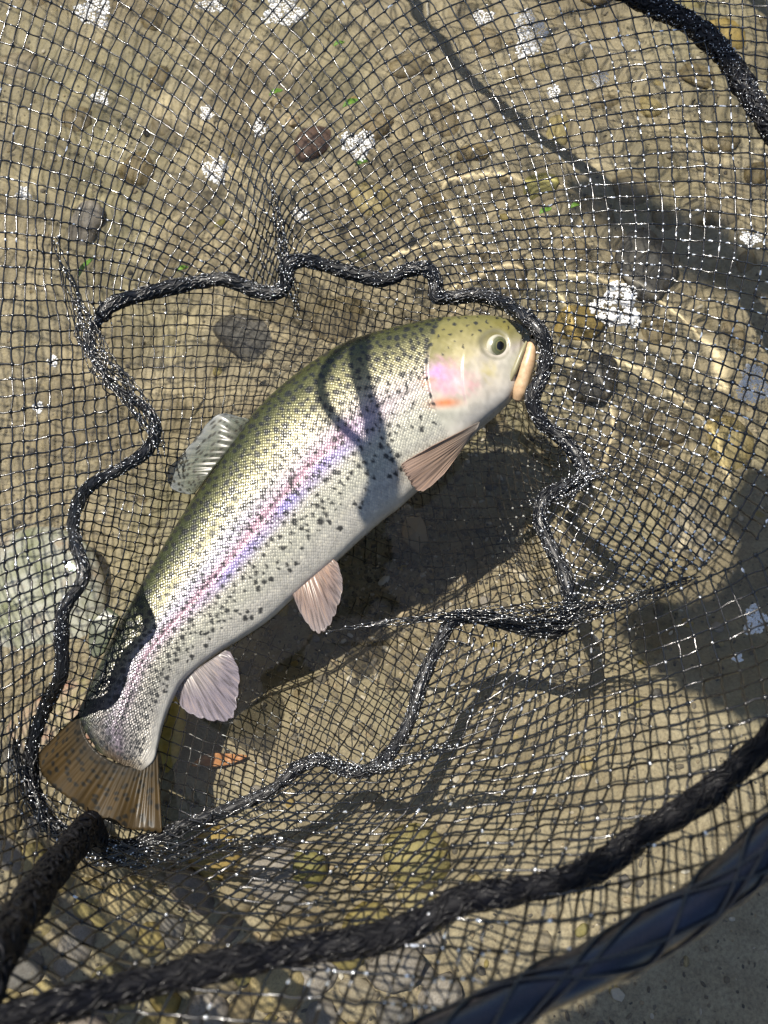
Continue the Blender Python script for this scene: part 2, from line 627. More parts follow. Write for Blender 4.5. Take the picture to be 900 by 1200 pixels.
COL = np.clip(COL * .87 * (.94 + .10 * np.tanh(sines(X_ / 10, Y_ / 10, 20, 2, 9, 71)))[..., None], 0, 1)


def mat_fish():
    t = NT('wet_trout_skin')
    at_ = t.n('ShaderNodeVertexColor', layer_name='Col')
    uv = t.n('ShaderNodeUVMap', uv_map='scales').outputs[0]
    mp = t.n('ShaderNodeMapping')
    mp.inputs['Rotation'].default_value = (0, 0, math.radians(45))
    t.l(uv, mp.inputs['Vector'])
    vo = t.n('ShaderNodeTexVoronoi', voronoi_dimensions='2D')
    vo.inputs['Scale'].default_value = 5.4
    vo.inputs['Randomness'].default_value = .38
    t.l(mp.outputs[0], vo.inputs['Vector'])
    sm = t.n('ShaderNodeVertexColor', layer_name='Scl').outputs[0]
    hgt = t.ramp(vo.outputs['Distance'], [(0, (1, 1, 1)), (.45, (.6, .6, .6)), (.7, (0, 0, 0))])
    tint = t.ramp(vo.outputs['Distance'], [(0, (1.25, 1.22, 1.12)), (.42, (.98, .98, .98)), (.66, (.52, .52, .54))])
    tm = t.n('ShaderNodeMath', operation='MULTIPLY')
    t.l(sm, tm.inputs[0]); tm.inputs[1].default_value = .38
    cv = t.n('ShaderNodeTexWhiteNoise', noise_dimensions='2D')
    t.l(vo.outputs['Position'], cv.inputs['Vector'])
    tint = t.mix(1.0, tint, t.ramp(cv.outputs['Value'], [(0, (.62, .62, .64)), (.6, (1, 1, 1)), (.9, (1.25, 1.22, 1.15)), (1, (1.7, 1.65, 1.5))]), 'MULTIPLY')
    c = t.mix(tm.outputs[0], at_.outputs[0], t.mix(1.0, at_.outputs[0], tint, 'MULTIPLY'))
    t.l(c, t.b.inputs['Base Color'])
    # each scale is tilted a little its own way
    sep = t.n('ShaderNodeSeparateColor')
    t.l(vo.outputs['Color'], sep.inputs[0])
    hm = t.n('ShaderNodeMath', operation='MULTIPLY_ADD')
    t.l(sep.outputs[0], hm.inputs[0]); hm.inputs[1].default_value = .25; t.l(hgt, hm.inputs[2])
    h2 = t.n('ShaderNodeMath', operation='MULTIPLY')
    t.l(hm.outputs[0], h2.inputs[0]); t.l(sm, h2.inputs[1])
    bn = t.bump(h2.outputs[0], .32, .0008)
    b2_ = t.n('ShaderNodeBump')
    b2_.inputs['Strength'].default_value = .16
    b2_.inputs['Distance'].default_value = .0008
    t.l(h2.outputs[0], b2_.inputs['Height'])
    t.l(b2_.outputs[0], t.b.inputs['Coat Normal'])
    t.l(t.ramp(sep.outputs[1], [(0, (.26,) * 3), (1, (.48,) * 3)]), t.b.inputs['Roughness'])
    m3 = t.n('ShaderNodeMath', operation='MULTIPLY')
    t.l(sm, m3.inputs[0]); m3.inputs[1].default_value = .35
    t.l(m3.outputs[0], t.b.inputs['Metallic'])
    t.set(Coat_Weight=.18, Coat_Roughness=.12, Specular_IOR_Level=.32)
    return t.m


M['fish'] = mat_fish()
trout = empty('trout', (0, 0, 0))
tag(trout, 'spotted rainbow trout lying on its side inside the black net', 'fish')
i = np.arange(NU - 1)[:, None]
j = np.arange(NV)[None]
j2 = (j + 1) % NV
FQ = np.stack([i * NV + j, i * NV + j2, (i + 1) * NV + j2, (i + 1) * NV + j], -1).reshape(-1, 4)[:, ::-1]
Vb = BODY.reshape(-1, 3)
# close snout and tail ends with a centre point
Vb = np.vstack([Vb, BODY[0].mean(0), BODY[-1].mean(0)])
body = mesh_obj('body', Vb, FQ, M['fish'], trout)
me = body.data
ca = me.color_attributes.new('Col', 'FLOAT_COLOR', 'POINT')
full = np.ones((len(Vb), 4), np.float32)
full[:NU * NV, :3] = COL.reshape(-1, 3)
ca.data.foreach_set('color', full.ravel())
scl = (1 - head * .97) * smooth(1.0, .9, Wg) * smooth(.0, .03, Wg)
sa = me.color_attributes.new('Scl', 'FLOAT_COLOR', 'POINT')
f2 = np.zeros((len(Vb), 4), np.float32)
f2[:NU * NV, :3] = scl.reshape(-1, 1)
sa.data.foreach_set('color', f2.ravel())
arc = np.concatenate([[0], np.cumsum(np.linalg.norm(np.diff(mid, axis=0), axis=1))])
gir = np.concatenate([[0], np.cumsum(np.linalg.norm(np.diff(BODY[NU // 2], axis=0), axis=1))])
UVv = np.zeros((len(Vb), 2), np.float32)
UVv[:NU * NV, 0] = np.repeat(arc * 100, NV)
gw = np.linalg.norm(half, axis=1) / np.linalg.norm(half, axis=1).max()
UVv[:NU * NV, 1] = ((gir * 100)[None] * (gw[:, None] * .6 + .4)).ravel()
uvl = me.uv_layers.new(name='scales')
li = np.empty(len(me.loops), np.int32)
me.loops.foreach_get('vertex_index', li)
uvl.data.foreach_set('uv', UVv[li].ravel())


def near_uv(x, y):
    """surface point and normal of the trout at a photo pixel (upper side)"""
    hv = NV // 2
    d = np.hypot(X_[:, 1:hv] - x, Y_[:, 1:hv] - y)
    a, b = np.unravel_index(d.argmin(), d.shape)
    b += 1
    p = BODY[a, b]
    du = BODY[min(a + 4, NU - 1), b] - BODY[max(a - 4, 0), b]
    dv = BODY[a, b + 3] - BODY[a, max(b - 3, 0)]
    n = np.cross(du, dv)
    n /= np.linalg.norm(n)
    if n[2] < 0: n = -n
    return p, n


def mat_eye():
    t = NT('trout_eye')
    tc = t.n('ShaderNodeTexCoord').outputs['Object']
    mp = t.n('ShaderNodeVectorMath', operation='MULTIPLY')
    mp.inputs[1].default_value = (1, 1, 0)
    t.l(tc, mp.inputs[0])
    ln = t.n('ShaderNodeVectorMath', operation='LENGTH')
    t.l(mp.outputs[0], ln.inputs[0])
    nz = t.noise(5.5, 4, .6, tc)
    s = t.n('ShaderNodeMath', operation='MULTIPLY_ADD')
    t.l(nz, s.inputs[0]); s.inputs[1].default_value = .14; t.l(ln.outputs['Value'], s.inputs[2])
    c = t.ramp(s.outputs[0], [(.36, (.004, .004, .005)), (.43, (.006, .006, .006)), (.47, (.16, .15, .06)), (.58, (.07, .08, .035)), (.74, (.12, .125, .06)), (.82, (.10, .10, .05)), (.88, (.24, .23, .16)), (.99, (.40, .38, .30))])
    t.l(c, t.b.inputs['Base Color'])
    t.set(Roughness=.3, Coat_Weight=1.0, Coat_Roughness=.28)
    return t.m


ep, en = near_uv(584, 414)
bm = bmesh.new()
bmesh.ops.create_uvsphere(bm, u_segments=40, v_segments=24, radius=1)
me = bpy.data.meshes.new('eye')
bm.to_mesh(me)
bm.free()
me.polygons.foreach_set('use_smooth', [True] * len(me.polygons))
me.materials.append(mat_eye())
eye = bpy.data.objects.new('eye', me)
C.objects.link(eye)
eye.parent = trout
tilt_n = en * .6 + np.array([.42, -.34, .35])
eye.rotation_euler = Vector(tilt_n).to_track_quat('Z', 'Y').to_euler()
eye.location = tuple(ep - en * .0006)
eye.scale = (.0086, .0080, .0050)


def fin_mat(name, stops, alpha, ray_col=.6, spotted=0.0, gloss=.3):
    t = NT(name)
    uv = t.n('ShaderNodeUVMap', uv_map='fin').outputs[0]
    sp = t.n('ShaderNodeSeparateXYZ')
    t.l(uv, sp.inputs[0])
    c = t.ramp(sp.outputs[1], stops)
    wav = t.n('ShaderNodeTexNoise')
    wav.inputs['Scale'].default_value = 1
    wav.inputs['Detail'].default_value = 3
    mp = t.n('ShaderNodeMapping')
    mp.inputs['Scale'].default_value = (46, 2.0, 1)
    t.l(uv, mp.inputs['Vector']); t.l(mp.outputs[0], wav.inputs['Vector'])
    c = t.mix(ray_col, c, t.ramp(wav.outputs[0], [(.36, (.35, .33, .3)), (.52, (1, 1, 1)), (.68, (1.5, 1.35, 1.1))]), 'MULTIPLY')
    if spotted:
        vo = t.n('ShaderNodeTexVoronoi', voronoi_dimensions='2D')
        vo.inputs['Scale'].default_value = 1
        m2 = t.n('ShaderNodeMapping')
        m2.inputs['Scale'].default_value = (13, 7, 1)
        t.l(uv, m2.inputs['Vector']); t.l(m2.outputs[0], vo.inputs['Vector'])
        c = t.mix(t.ramp(vo.outputs['Distance'], [(.16, (spotted,) * 3), (.34, (0, 0, 0))]), c, (.012, .012, .01))
    t.l(c, t.b.inputs['Base Color'])
    t.set(Roughness=.55, Coat_Weight=gloss, Coat_Roughness=.2, Specular_IOR_Level=.5 * gloss + .1)
    tr = t.n('ShaderNodeBsdfTransparent')
    tl_ = t.n('ShaderNodeBsdfTranslucent')
    t.l(c, tl_.inputs[0])
    m1 = t.n('ShaderNodeMixShader'); m1.inputs[0].default_value = .3
    t.l(t.b.outputs[0], m1.inputs[1]); t.l(tl_.outputs[0], m1.inputs[2])
    m2 = t.n('ShaderNodeMixShader')
    m2.inputs[0].default_value = alpha
    t.l(m1.outputs[0], m2.inputs[1]); t.l(tr.outputs[0], m2.inputs[2])
    t.l(m2.outputs[0], t.out.inputs[0])
    t.bump(wav.outputs[0], .5, .0006)
    return t.m


def fin(name, base, edge, mat, ripple=.0012, rays=18, seed=0, thick=.0006, bulge=0.0, jag=.03):
    """loft from the base line to the outer edge, both (px, py, z) lists; rays are ridges"""
    rg = np.random.default_rng(seed)
    nb, nr = rays * 4 + 1, 22
    b = catmull(base, nb)
    e = catmull(edge, nb)
    B3 = at(b[:, 0], b[:, 1], b[:, 2])
    E3 = at(e[:, 0], e[:, 1], e[:, 2])
    s = np.linspace(0, 1, nr)
    ph = np.linspace(0, rays, nb)
    jg = 1 + jag * (np.abs(np.sin(ph * np.pi)) - .5) + jag * .6 * rg.normal(size=nb).cumsum() / 6
    P = B3[:, None] + (E3 - B3)[:, None] * (s[None, :] * jg[:, None])[..., None]
    nn = np.cross(E3[nb // 2] - B3[nb // 2], B3[-1] - B3[0])
    nn /= np.linalg.norm(nn)
    if nn[2] < 0: nn = -nn
    off = .00025 * np.cos(ph * 2 * np.pi)[:, None] * np.sin(s * np.pi * .9 + .2)[None]
    off = off + ripple * np.sin(ph * .9 + 1 + seed)[:, None] * s[None] + bulge * np.sin(s * np.pi)[None] * np.sin(np.linspace(0, np.pi, nb))[:, None]
    P = P + nn * off[..., None]
    top = P + nn * thick / 2
    bot = P - nn * thick / 2
    Vt = np.vstack([top.reshape(-1, 3), bot.reshape(-1, 3)])
    i = np.arange(nb - 1)[:, None]; j = np.arange(nr - 1)[None]
    q = np.stack([i * nr + j, (i + 1) * nr + j, (i + 1) * nr + j + 1, i * nr + j + 1], -1).reshape(-1, 4)
    N = nb * nr
    rim = []
    loop = [k * nr for k in range(nb)] + [(nb - 1) * nr + k for k in range(1, nr)] + [k * nr + nr - 1 for k in range(nb - 2, -1, -1)] + [k for k in range(nr - 2, 0, -1)]
    for a, c in zip(loop, loop[1:] + loop[:1]): rim.append((a, c, c + N, a + N))
    Fq = np.vstack([q, (q + N)[:, ::-1], np.array(rim)])
    o = mesh_obj(name, Vt, Fq, mat, trout)
    uv = np.stack(np.broadcast_arrays(np.linspace(0, 1, nb)[:, None], s[None]), -1).reshape(-1, 2)
    uv = np.vstack([uv, uv]).astype(np.float32)
    ul = o.data.uv_layers.new(name='fin')
    li = np.empty(len(o.data.loops), np.int32)
    o.data.loops.foreach_get('vertex_index', li)
    ul.data.foreach_set('uv', uv[li].ravel())
    return o


M['tail'] = fin_mat('tail_fin_skin', [(0, (.03, .026, .02)), (.25, (.045, .032, .015)), (.6, (.055, .035, .012)), (1, (.045, .030, .012))], .0, .35, .9, .05)
M['dorsal'] = fin_mat('dorsal_fin_skin', [(0, (.04, .048, .03)), (.5, (.14, .16, .13)), (1, (.22, .24, .25))], .35, .5, .9)
M['pectoral'] = fin_mat('pectoral_fin_skin', [(0, (.30, .27, .24)), (.4, (.32, .235, .18)), (1, (.34, .245, .20))], .10, .7)
M['pelvic'] = fin_mat('pelvic_fin_skin', [(0, (.46, .33, .27)), (.5, (.34, .26, .24)), (1, (.34, .30, .31))], .5, .8)
M['anal'] = fin_mat('anal_fin_skin', [(0, (.44, .40, .40)), (.5, (.30, .27, .32)), (1, (.33, .30, .36))], .52, .8)
fin('tail_fin', [(94, 834, .020), (99, 860, .022), (118, 884, .023), (145, 897, .022), (168, 894, .020), (184, 870, .016)],
    [(45, 882, .032), (50, 908, .032), (78, 934, .030), (114, 957, .028), (150, 971, .026), (190, 977, .024)], M['tail'], .0012, 26, 3, .0008, 0, .02)
fin('dorsal_fin', [(294, 492, .018), (274, 520, .020), (250, 550, .020), (228, 578, .019)],
    [(284, 489, .018), (256, 488, .018), (228, 513, .016), (205, 540, .013), (196, 556, .012), (200, 572, .013), (222, 579, .017)], M['dorsal'], .0018, 14, 5, .0007, .0015, .02)
fin('adipose_fin', [(140, 722, .020), (133, 738, .021), (126, 756, .020)],
    [(128, 712, .020), (109, 730, .019), (105, 756, .017), (110, 771, .017), (122, 764, .019)], mat_plain('adipose_fin_skin', (.05, .06, .03), .4, Coat_Weight=.3), .0004, 5, 6, .0018, 0, .01)
fin('pectoral_fin', [(562, 494, .022), (558, 503, .020), (551, 512, .017)],
    [(505, 522, .030), (476, 541, .031), (470, 549, .030), (476, 562, .027), (492, 578, .020), (518, 556, .018)], M['pectoral'], .0008, 14, 7, .0008, .001, .02)
fin('pelvic_fin', [(342, 694, .006), (364, 676, .006), (390, 655, .006)],
    [(344, 700, .006), (354, 722, .005), (370, 741, .004), (384, 736, .004), (396, 712, .004), (402, 684, .005), (396, 660, .006)], M['pelvic'], .0015, 12, 8, .0005, .001, .05)
fin('anal_fin', [(203, 806, .007), (228, 786, .007), (264, 762, .006)],
    [(204, 812, .007), (216, 832, .006), (240, 842, .005), (268, 842, .004), (277, 820, .004), (280, 788, .005), (270, 764, .006)], M['anal'], .0015, 12, 9, .0005, .001, .05)

# lower jaw: a smooth flesh-coloured blade that closes against the snout
jaw_c = catmull([(624, 398, .030), (620, 418, .027), (614, 440, .022), (609, 458, .017), (606, 471, .012)], 40)
jr = np.interp(np.linspace(0, 1, 40), [0, .08, .35, .75, .93, 1], [.0014, .0040, .0058, .0056, .0040, .0010])
J3 = at(jaw_c[:, 0], jaw_c[:, 1], jaw_c[:, 2])
Vj, Fj = tube(J3, jr, 18)
Tj, Nj, Bj = frames(J3)
rel_j = Vj - np.repeat(J3, 18, 0)
Vj = np.repeat(J3, 18, 0) + rel_j + np.repeat(Bj, 18, 0) * (np.einsum('ij,ij->i', rel_j, np.repeat(Bj, 18, 0)) * .35)[:, None]


def mat_jaw():
    t = NT('pale_jaw_skin')
    n = t.noise(160, 4, .6, pos(t))
    t.l(t.ramp(n, [(.35, (.40, .26, .15)), (.6, (.54, .38, .235)), (.75, (.58, .45, .33))]), t.b.inputs['Base Color'])
    t.set(Roughness=.42, Coat_Weight=.3, Coat_Roughness=.2)
    return t.m


mesh_obj('lower_jaw', Vj, Fj, mat_jaw(), trout)
# upper lip bone (maxilla) running back under the eye
mx = catmull([(617, 400, .0335), (610, 416, .0325), (603, 434, .029), (597, 449, .024)], 24)
Mx = at(mx[:, 0], mx[:, 1], mx[:, 2])
Vm, Fm = tube(Mx, np.interp(np.linspace(0, 1, 24), [0, .2, .7, 1], [.0006, .0016, .0020, .0006]), 12)
mesh_obj('upper_lip', Vm, Fm, mat_plain('lip_skin', (.24, .22, .13), .4, Coat_Weight=.3), trout)

# ------------------------------------------------------------------ landing net
net = empty('landing_net', (0, 0, 0))
tag(net, 'black knotted landing net with thick seam cords and blue black hoop', 'landing net')
RING = [(118, 372, .03), (135, 355, .03), (180, 342, .025), (225, 332, .02), (265, 328, .02), (298, 340, .016), (322, 344, .016), (335, 332, .02), (338, 312, .03),
        (355, 305, .03), (385, 312, .025), (420, 322, .022), (450, 328, .022), (475, 318, .024), (498, 315, .027), (510, 328, .024), (512, 348, .02), (535, 348, .02),
        (565, 346, .024), (590, 355, .034), (612, 370, .044), (632, 388, .047), (640, 410, .042), (636, 440, .034), (624, 466, .03), (635, 495, .024), (660, 515, .022),
        (680, 540, .022), (683, 560, .022), (655, 573, .022), (638, 585, .022), (633, 610, .022), (645, 640, .022), (660, 670, .026), (668, 700, .03), (666, 722, .034),
        (645, 740, .034), (600, 733, .03), (560, 722, .03), (530, 728, .03), (515, 755, .026), (500, 785, .022), (490, 815, .022), (478, 850, .022), (455, 885, .026),
        (430, 903, .03), (400, 902, .03), (378, 890, .03), (350, 900, .03), (320, 925, .032), (270, 948, .028), (220, 966, .022), (170, 987, .016), (120, 990, .013),
        (66, 972, .013), (41, 930, .014), (37, 880, .018), (53, 830, .036), (72, 790, .066), (72, 750, .078), (75, 715, .084), (98, 675, .088), (88, 635, .082), (88, 600, .070),
        (105, 570, .054), (140, 550, .046), (170, 530, .04), (183, 505, .036), (172, 480, .036), (142, 460, .036), (117, 430, .032), (105, 400, .03)]
ring_px = catmull(RING, 720, True)
RIM = [(-120, 1235, .27), (-30, 1205, .26), (60, 1180, .25), (150, 1157, .24), (250, 1133, .23), (350, 1114, .222), (430, 1102, .217), (490, 1083, .213), (540, 1056, .21), (600, 1045, .208),
       (660, 1032, .206), (710, 1010, .204), (750, 980, .203), (790, 955, .203), (830, 930, .204), (870, 895, .206), (905, 862, .208), (960, 800, .21), (1010, 700, .21), (1040, 560, .205),
       (1035, 420, .16), (990, 290, .11), (930, 190, .08), (898, 142, .07), (876, 108, .065), (858, 78, .06), (835, 50, .055), (805, 26, .05), (770, 8, .048), (735, -8, .045), (690, -32, .043),
       (600, -85, .04), (480, -160, .038), (320, -330, .036), (100, -500, .036), (-240, -500, .04), (-470, -200, .06), (-500, 240, .09), (-430, 560, .12), (-380, 850, .16), (-250, 1080, .22)]
rim_px = catmull(RIM, 900, True)
CORNER = [(116, 990, .028), (104, 968, .046), (90, 985, .076), (66, 1015, .13), (40, 1050, .175), (14, 1090, .215), (-10, 1130, .245), (-30, 1205, .26)]
corner_px = catmull(CORNER, 120)

FOLD = [(668, 716), (720, 706), (770, 690), (830, 668), (900, 632), (980, 590), (1100, 540)]


def lattice(samples, x0, x1, y0, y1, valid, step=8.0, iters=1500):
    """scalar fields i, j over the picture whose level sets are the two families of twine"""
    gx = np.arange(x0, x1 + step, step)
    gy = np.arange(y0, y1 + step, step)
    X, Y = np.meshgrid(gx, gy)
    s = np.array(samples, float)
    a, sa_, b, sb_ = np.radians(s[:, 2]), s[:, 3], np.radians(s[:, 4]), s[:, 5]
    gj = np.stack([-np.sin(a), np.cos(a)], -1) / sa_[:, None]
    gi = np.stack([np.sin(b), -np.cos(b)], -1) / sb_[:, None]
    d2 = (X[..., None] - s[:, 0]) ** 2 + (Y[..., None] - s[:, 1]) ** 2
    soft = s[:, 6] if s.shape[1] > 6 else np.full(len(s), 30.)
    w = (soft / 30.) ** 2 / (d2 + 18. ** 2) ** 1.7
    w /= w.sum(-1, keepdims=True)
    G = [(w @ gi), (w @ gj)]
    m = np.where(valid(X, Y), 1.0, 2e-4)
    wx = np.minimum(m[:, 1:], m[:, :-1])
    wy = np.minimum(m[1:], m[:-1])
    out = []
    for g in G:
        tx = (g[:, 1:, 0] + g[:, :-1, 0]) / 2 * step
        ty = (g[1:, :, 1] + g[:-1, :, 1]) / 2 * step

        def At(ex, ey):
            r = np.zeros_like(X)
            r[:, 1:] += ex; r[:, :-1] -= ex
            r[1:] += ey; r[:-1] -= ey
            return r

        def L(f):
            return At(wx * (f[:, 1:] - f[:, :-1]), wy * (f[1:] - f[:-1])) + 1e-9 * f
        rhs = At(wx * tx, wy * ty)
        dg = L_diag = np.zeros_like(X)
        L_diag[:, 1:] += wx; L_diag[:, :-1] += wx; L_diag[1:] += wy; L_diag[:-1] += wy
        f = np.zeros_like(X)
        r = rhs - L(f)
        z = r / L_diag
        p = z.copy()
        rz = (r * z).sum()
        for _ in range(iters):
            q = L(p)
            al = rz / (p * q).sum()
            f += al * p
            r -= al * q
            z = r / L_diag
            rz2 = (r * z).sum()
            if rz2 < 1e-12: break
            p = z + rz2 / rz * p
            rz = rz2
        out.append(f)
    return X, Y, out[0], out[1]


def knots(X, Y, I, J, valid, oi=0.0, oj=0.0):
    """integer lattice points by barycentric search over the triangulated picture grid"""
    K = {}
    I = I + oi; J = J + oj
    ny, nx = X.shape
    ok = valid(X, Y)
    for y in range(ny - 1):
        for x in range(nx - 1):
            if not (ok[y, x] or ok[y + 1, x] or ok[y, x + 1] or ok[y + 1, x + 1]): continue
            for tri in (((y, x), (y, x + 1), (y + 1, x + 1)), ((y, x), (y + 1, x + 1), (y + 1, x))):
                ii = [I[t] for t in tri]; jj = [J[t] for t in tri]
                i0, i1 = math.ceil(min(ii)), math.floor(max(ii))
                j0, j1 = math.ceil(min(jj)), math.floor(max(jj))
                if i1 < i0 or j1 < j0: continue
                d = (ii[1] - ii[0]) * (jj[2] - jj[0]) - (ii[2] - ii[0]) * (jj[1] - jj[0])
                if abs(d) < 1e-9: continue
                for a in range(i0, i1 + 1):
                    for b in range(j0, j1 + 1):
                        l1 = ((a - ii[0]) * (jj[2] - jj[0]) - (ii[2] - ii[0]) * (b - jj[0])) / d
                        l2 = ((ii[1] - ii[0]) * (b - jj[0]) - (a - ii[0]) * (jj[1] - jj[0])) / d
                        if l1 < -1e-6 or l2 < -1e-6 or l1 + l2 > 1 + 1e-6: continue
                        px = X[tri[0]] + l1 * (X[tri[1]] - X[tri[0]]) + l2 * (X[tri[2]] - X[tri[0]])
                        py = Y[tri[0]] + l1 * (Y[tri[1]] - Y[tri[0]]) + l2 * (Y[tri[2]] - Y[tri[0]])
                        K.setdefault((a, b), (px, py))
    return K


def shepard(ctrl, p=2.6, s=10.0):
    c = np.array(ctrl, float)

    def f(x, y):
        x = np.asarray(x, float); y = np.asarray(y, float)
        d = ((x[..., None] - c[:, 0]) ** 2 + (y[..., None] - c[:, 1]) ** 2 + s * s) ** (p / 2)
        w = 1 / d
        if c.shape[1] > 3: w = w * c[:, 3]
        return (w * c[:, 2]).sum(-1) / w.sum(-1)
    return f


_ico = bmesh.new()
bmesh.ops.create_icosphere(_ico, subdivisions=1, radius=1)
ICO_V = np.array([v.co[:] for v in _ico.verts])
ICO_F = np.array([[v.index for v in f.verts] for f in _ico.faces])
_ico.free()
DROPS = []
FILMS = []


def net_mesh(name, K, valid, hz, r=.00062, rk=.00125, drop=.05, jit=.7, maxlen=70, seed=0, glint=None):
    rg = np.random.default_rng(seed)
    keys = [k for k in K]
    pts = np.array([K[k] for k in keys])
    keep = valid(pts[:, 0], pts[:, 1])
    idx = {}
    pk = []
    for k, p, v in zip(keys, pts, keep):
        idx[k] = len(pk)
        pk.append((p[0], p[1], v))
    pk = np.array(pk)
    xy = pk[:, :2] + rg.normal(size=(len(pk), 2)) * jit
    P = at(xy[:, 0], xy[:, 1], hz(xy[:, 0], xy[:, 1]) + rg.normal(size=len(pk)) * .0006)
    E = []
    for k in keys:
        for dk in ((1, 0), (0, 1)):
            k2 = (k[0] + dk[0], k[1] + dk[1])
            if k2 in idx:
                a, b = idx[k], idx[k2]
                if pk[a, 2] and pk[b, 2] and np.hypot(*(pk[a, :2] - pk[b, :2])) < maxlen: E.append((a, b))
                elif (pk[a, 2] or pk[b, 2]) and np.hypot(*(pk[a, :2] - pk[b, :2])) < 30: E.append((a, b))
    E = np.array(E)
    used = np.unique(E)
    A, B = P[E[:, 0]], P[E[:, 1]]
    n = len(E)
    Mid = (A + B) / 2 + rg.normal(size=(n, 3)) * .0004
    T = B - A
    T /= np.linalg.norm(T, axis=1)[:, None] + 1e-12
    Nn = np.cross(T, [.13, .21, .96]); Nn /= np.linalg.norm(Nn, axis=1)[:, None] + 1e-12
    Bn = np.cross(Nn, T)
    k = 6
    a = np.arange(k) / k * 2 * np.pi
    circ = np.cos(a)[None, :, None] * Nn[:, None] + np.sin(a)[None, :, None] * Bn[:, None]
    rr = r * rg.uniform(.85, 1.2, n)[:, None, None]
    Vv = np.stack([A[:, None] + rr * 1.1 * circ, Mid[:, None] + rr * .92 * circ, B[:, None] + rr * 1.1 * circ], 1).reshape(-1, 3)
    base = (np.arange(n) * 3 * k)[:, None, None]
    row = np.arange(2)[None, :, None] * k
    j = np.arange(k)[None, None]
    j2 = (j + 1) % k
    Fq = np.stack([base + row + j, base + row + j2, base + row + k + j2, base + row + k + j], -1).reshape(-1, 4)
    tri1 = Fq[:, [0, 1, 2]]; tri2 = Fq[:, [0, 2, 3]]
    sc_ = rk * rg.uniform(.75, 1.25, (len(used), 1, 1)) * rg.uniform(.8, 1.2, (len(used), 1, 3))
    Vk = (P[used][:, None] + ICO_V[None] * sc_).reshape(-1, 3)
    Fk = (ICO_F[None] + (np.arange(len(used)) * len(ICO_V))[:, None, None]).reshape(-1, 3) + len(Vv)
    o = mesh_obj(name, np.vstack([Vv, Vk]), np.vstack([tri1, tri2, Fk]), M['twine'], net)
    tag(o, kind='stuff')
    # drops of water clinging to knots and along twine
    dens = np.full(len(used), drop) if glint is None else drop + glint(pk[used, 0], pk[used, 1])
    hit = rg.uniform(size=len(used)) < dens
    for p in P[used][hit]: DROPS.append((*(p + np.array([0, 0, rk * .8]) + rg.normal(size=3) * .0004), rg.uniform(.0005, .0011)))
    de = drop * .5 if glint is None else (drop + glint(pk[E[:, 0], 0], pk[E[:, 0], 1])) * .45
    hit = rg.uniform(size=n) < de
    tt = rg.uniform(.2, .8, n)[:, None]
    for p in (A * (1 - tt) + B * tt)[hit]: DROPS.append((*(p + np.array([0, 0, r * .7])), rg.uniform(.0003, .0007)))
    pf = (0.02 if glint is None else .015 + .6 * glint(pk[E[:, 0], 0], pk[E[:, 0], 1])) * np.where(np.abs(T[:, 0] * .8 + T[:, 1] * .6) > .75, .25, 1.0)
    for e in np.where(rg.uniform(size=n) < pf)[0]:
        c, ln = rg.uniform(.35, .65), rg.uniform(.10, .24)
        FILMS.append((A[e] + (B[e] - A[e]) * (c - ln), Mid[e] * (1 - abs(2 * c - 1)) + (A[e] if c < .5 else B[e]) * abs(2 * c - 1), A[e] + (B[e] - A[e]) * (c + ln), r * rg.uniform(1.0, 1.25)))
    return o


ring_poly = ring_px[::4, :2]
rim_poly = rim_px[::4, :2]


def shrink(poly, d):
    P = np.asarray(poly)
    t = np.roll(P, -1, 0) - np.roll(P, 1, 0)
    n = np.stack([-t[:, 1], t[:, 0]], -1) / (np.linalg.norm(t, axis=1)[:, None] + 1e-9)
    return P + n * d


low_x = np.array([-400] + [112, 112] + [668] + [f[0] for f in FOLD[1:]] + [1400])
LOWBORDER = [(-400, 1330), (-30, 1205), (14, 1090), (66, 1015), (104, 975), (112, 940), (200, 900), (400, 800), (600, 740), (668, 716)] + FOLD[1:]


def below(x, y):
    """below the corner seam / fold line: the wall of the bag nearest the rim"""
    poly = LOWBORDER + [(1100, 1500), (-400, 1500)]
    return poly_mask(poly, x, y)


def v_upper(x, y):
    return ~poly_mask(ring_poly, x, y) & poly_mask(rim_poly, x, y) & ~below(x, y)


def v_lower(x, y):
    return ~poly_mask(ring_poly, x, y) & poly_mask(rim_poly, x, y) & below(x, y)


def v_inner(x, y):
    return poly_mask(ring_poly, x, y)


ring_ctrl = [(p[0], p[1], p[2], 1.0) for p in ring_px[::8]]
rim_ctrl = [(p[0], p[1], p[2], 1.2) for p in rim_px[::12]]
corner_ctrl = [(p[0], p[1], p[2], 1.0) for p in corner_px[::10]]

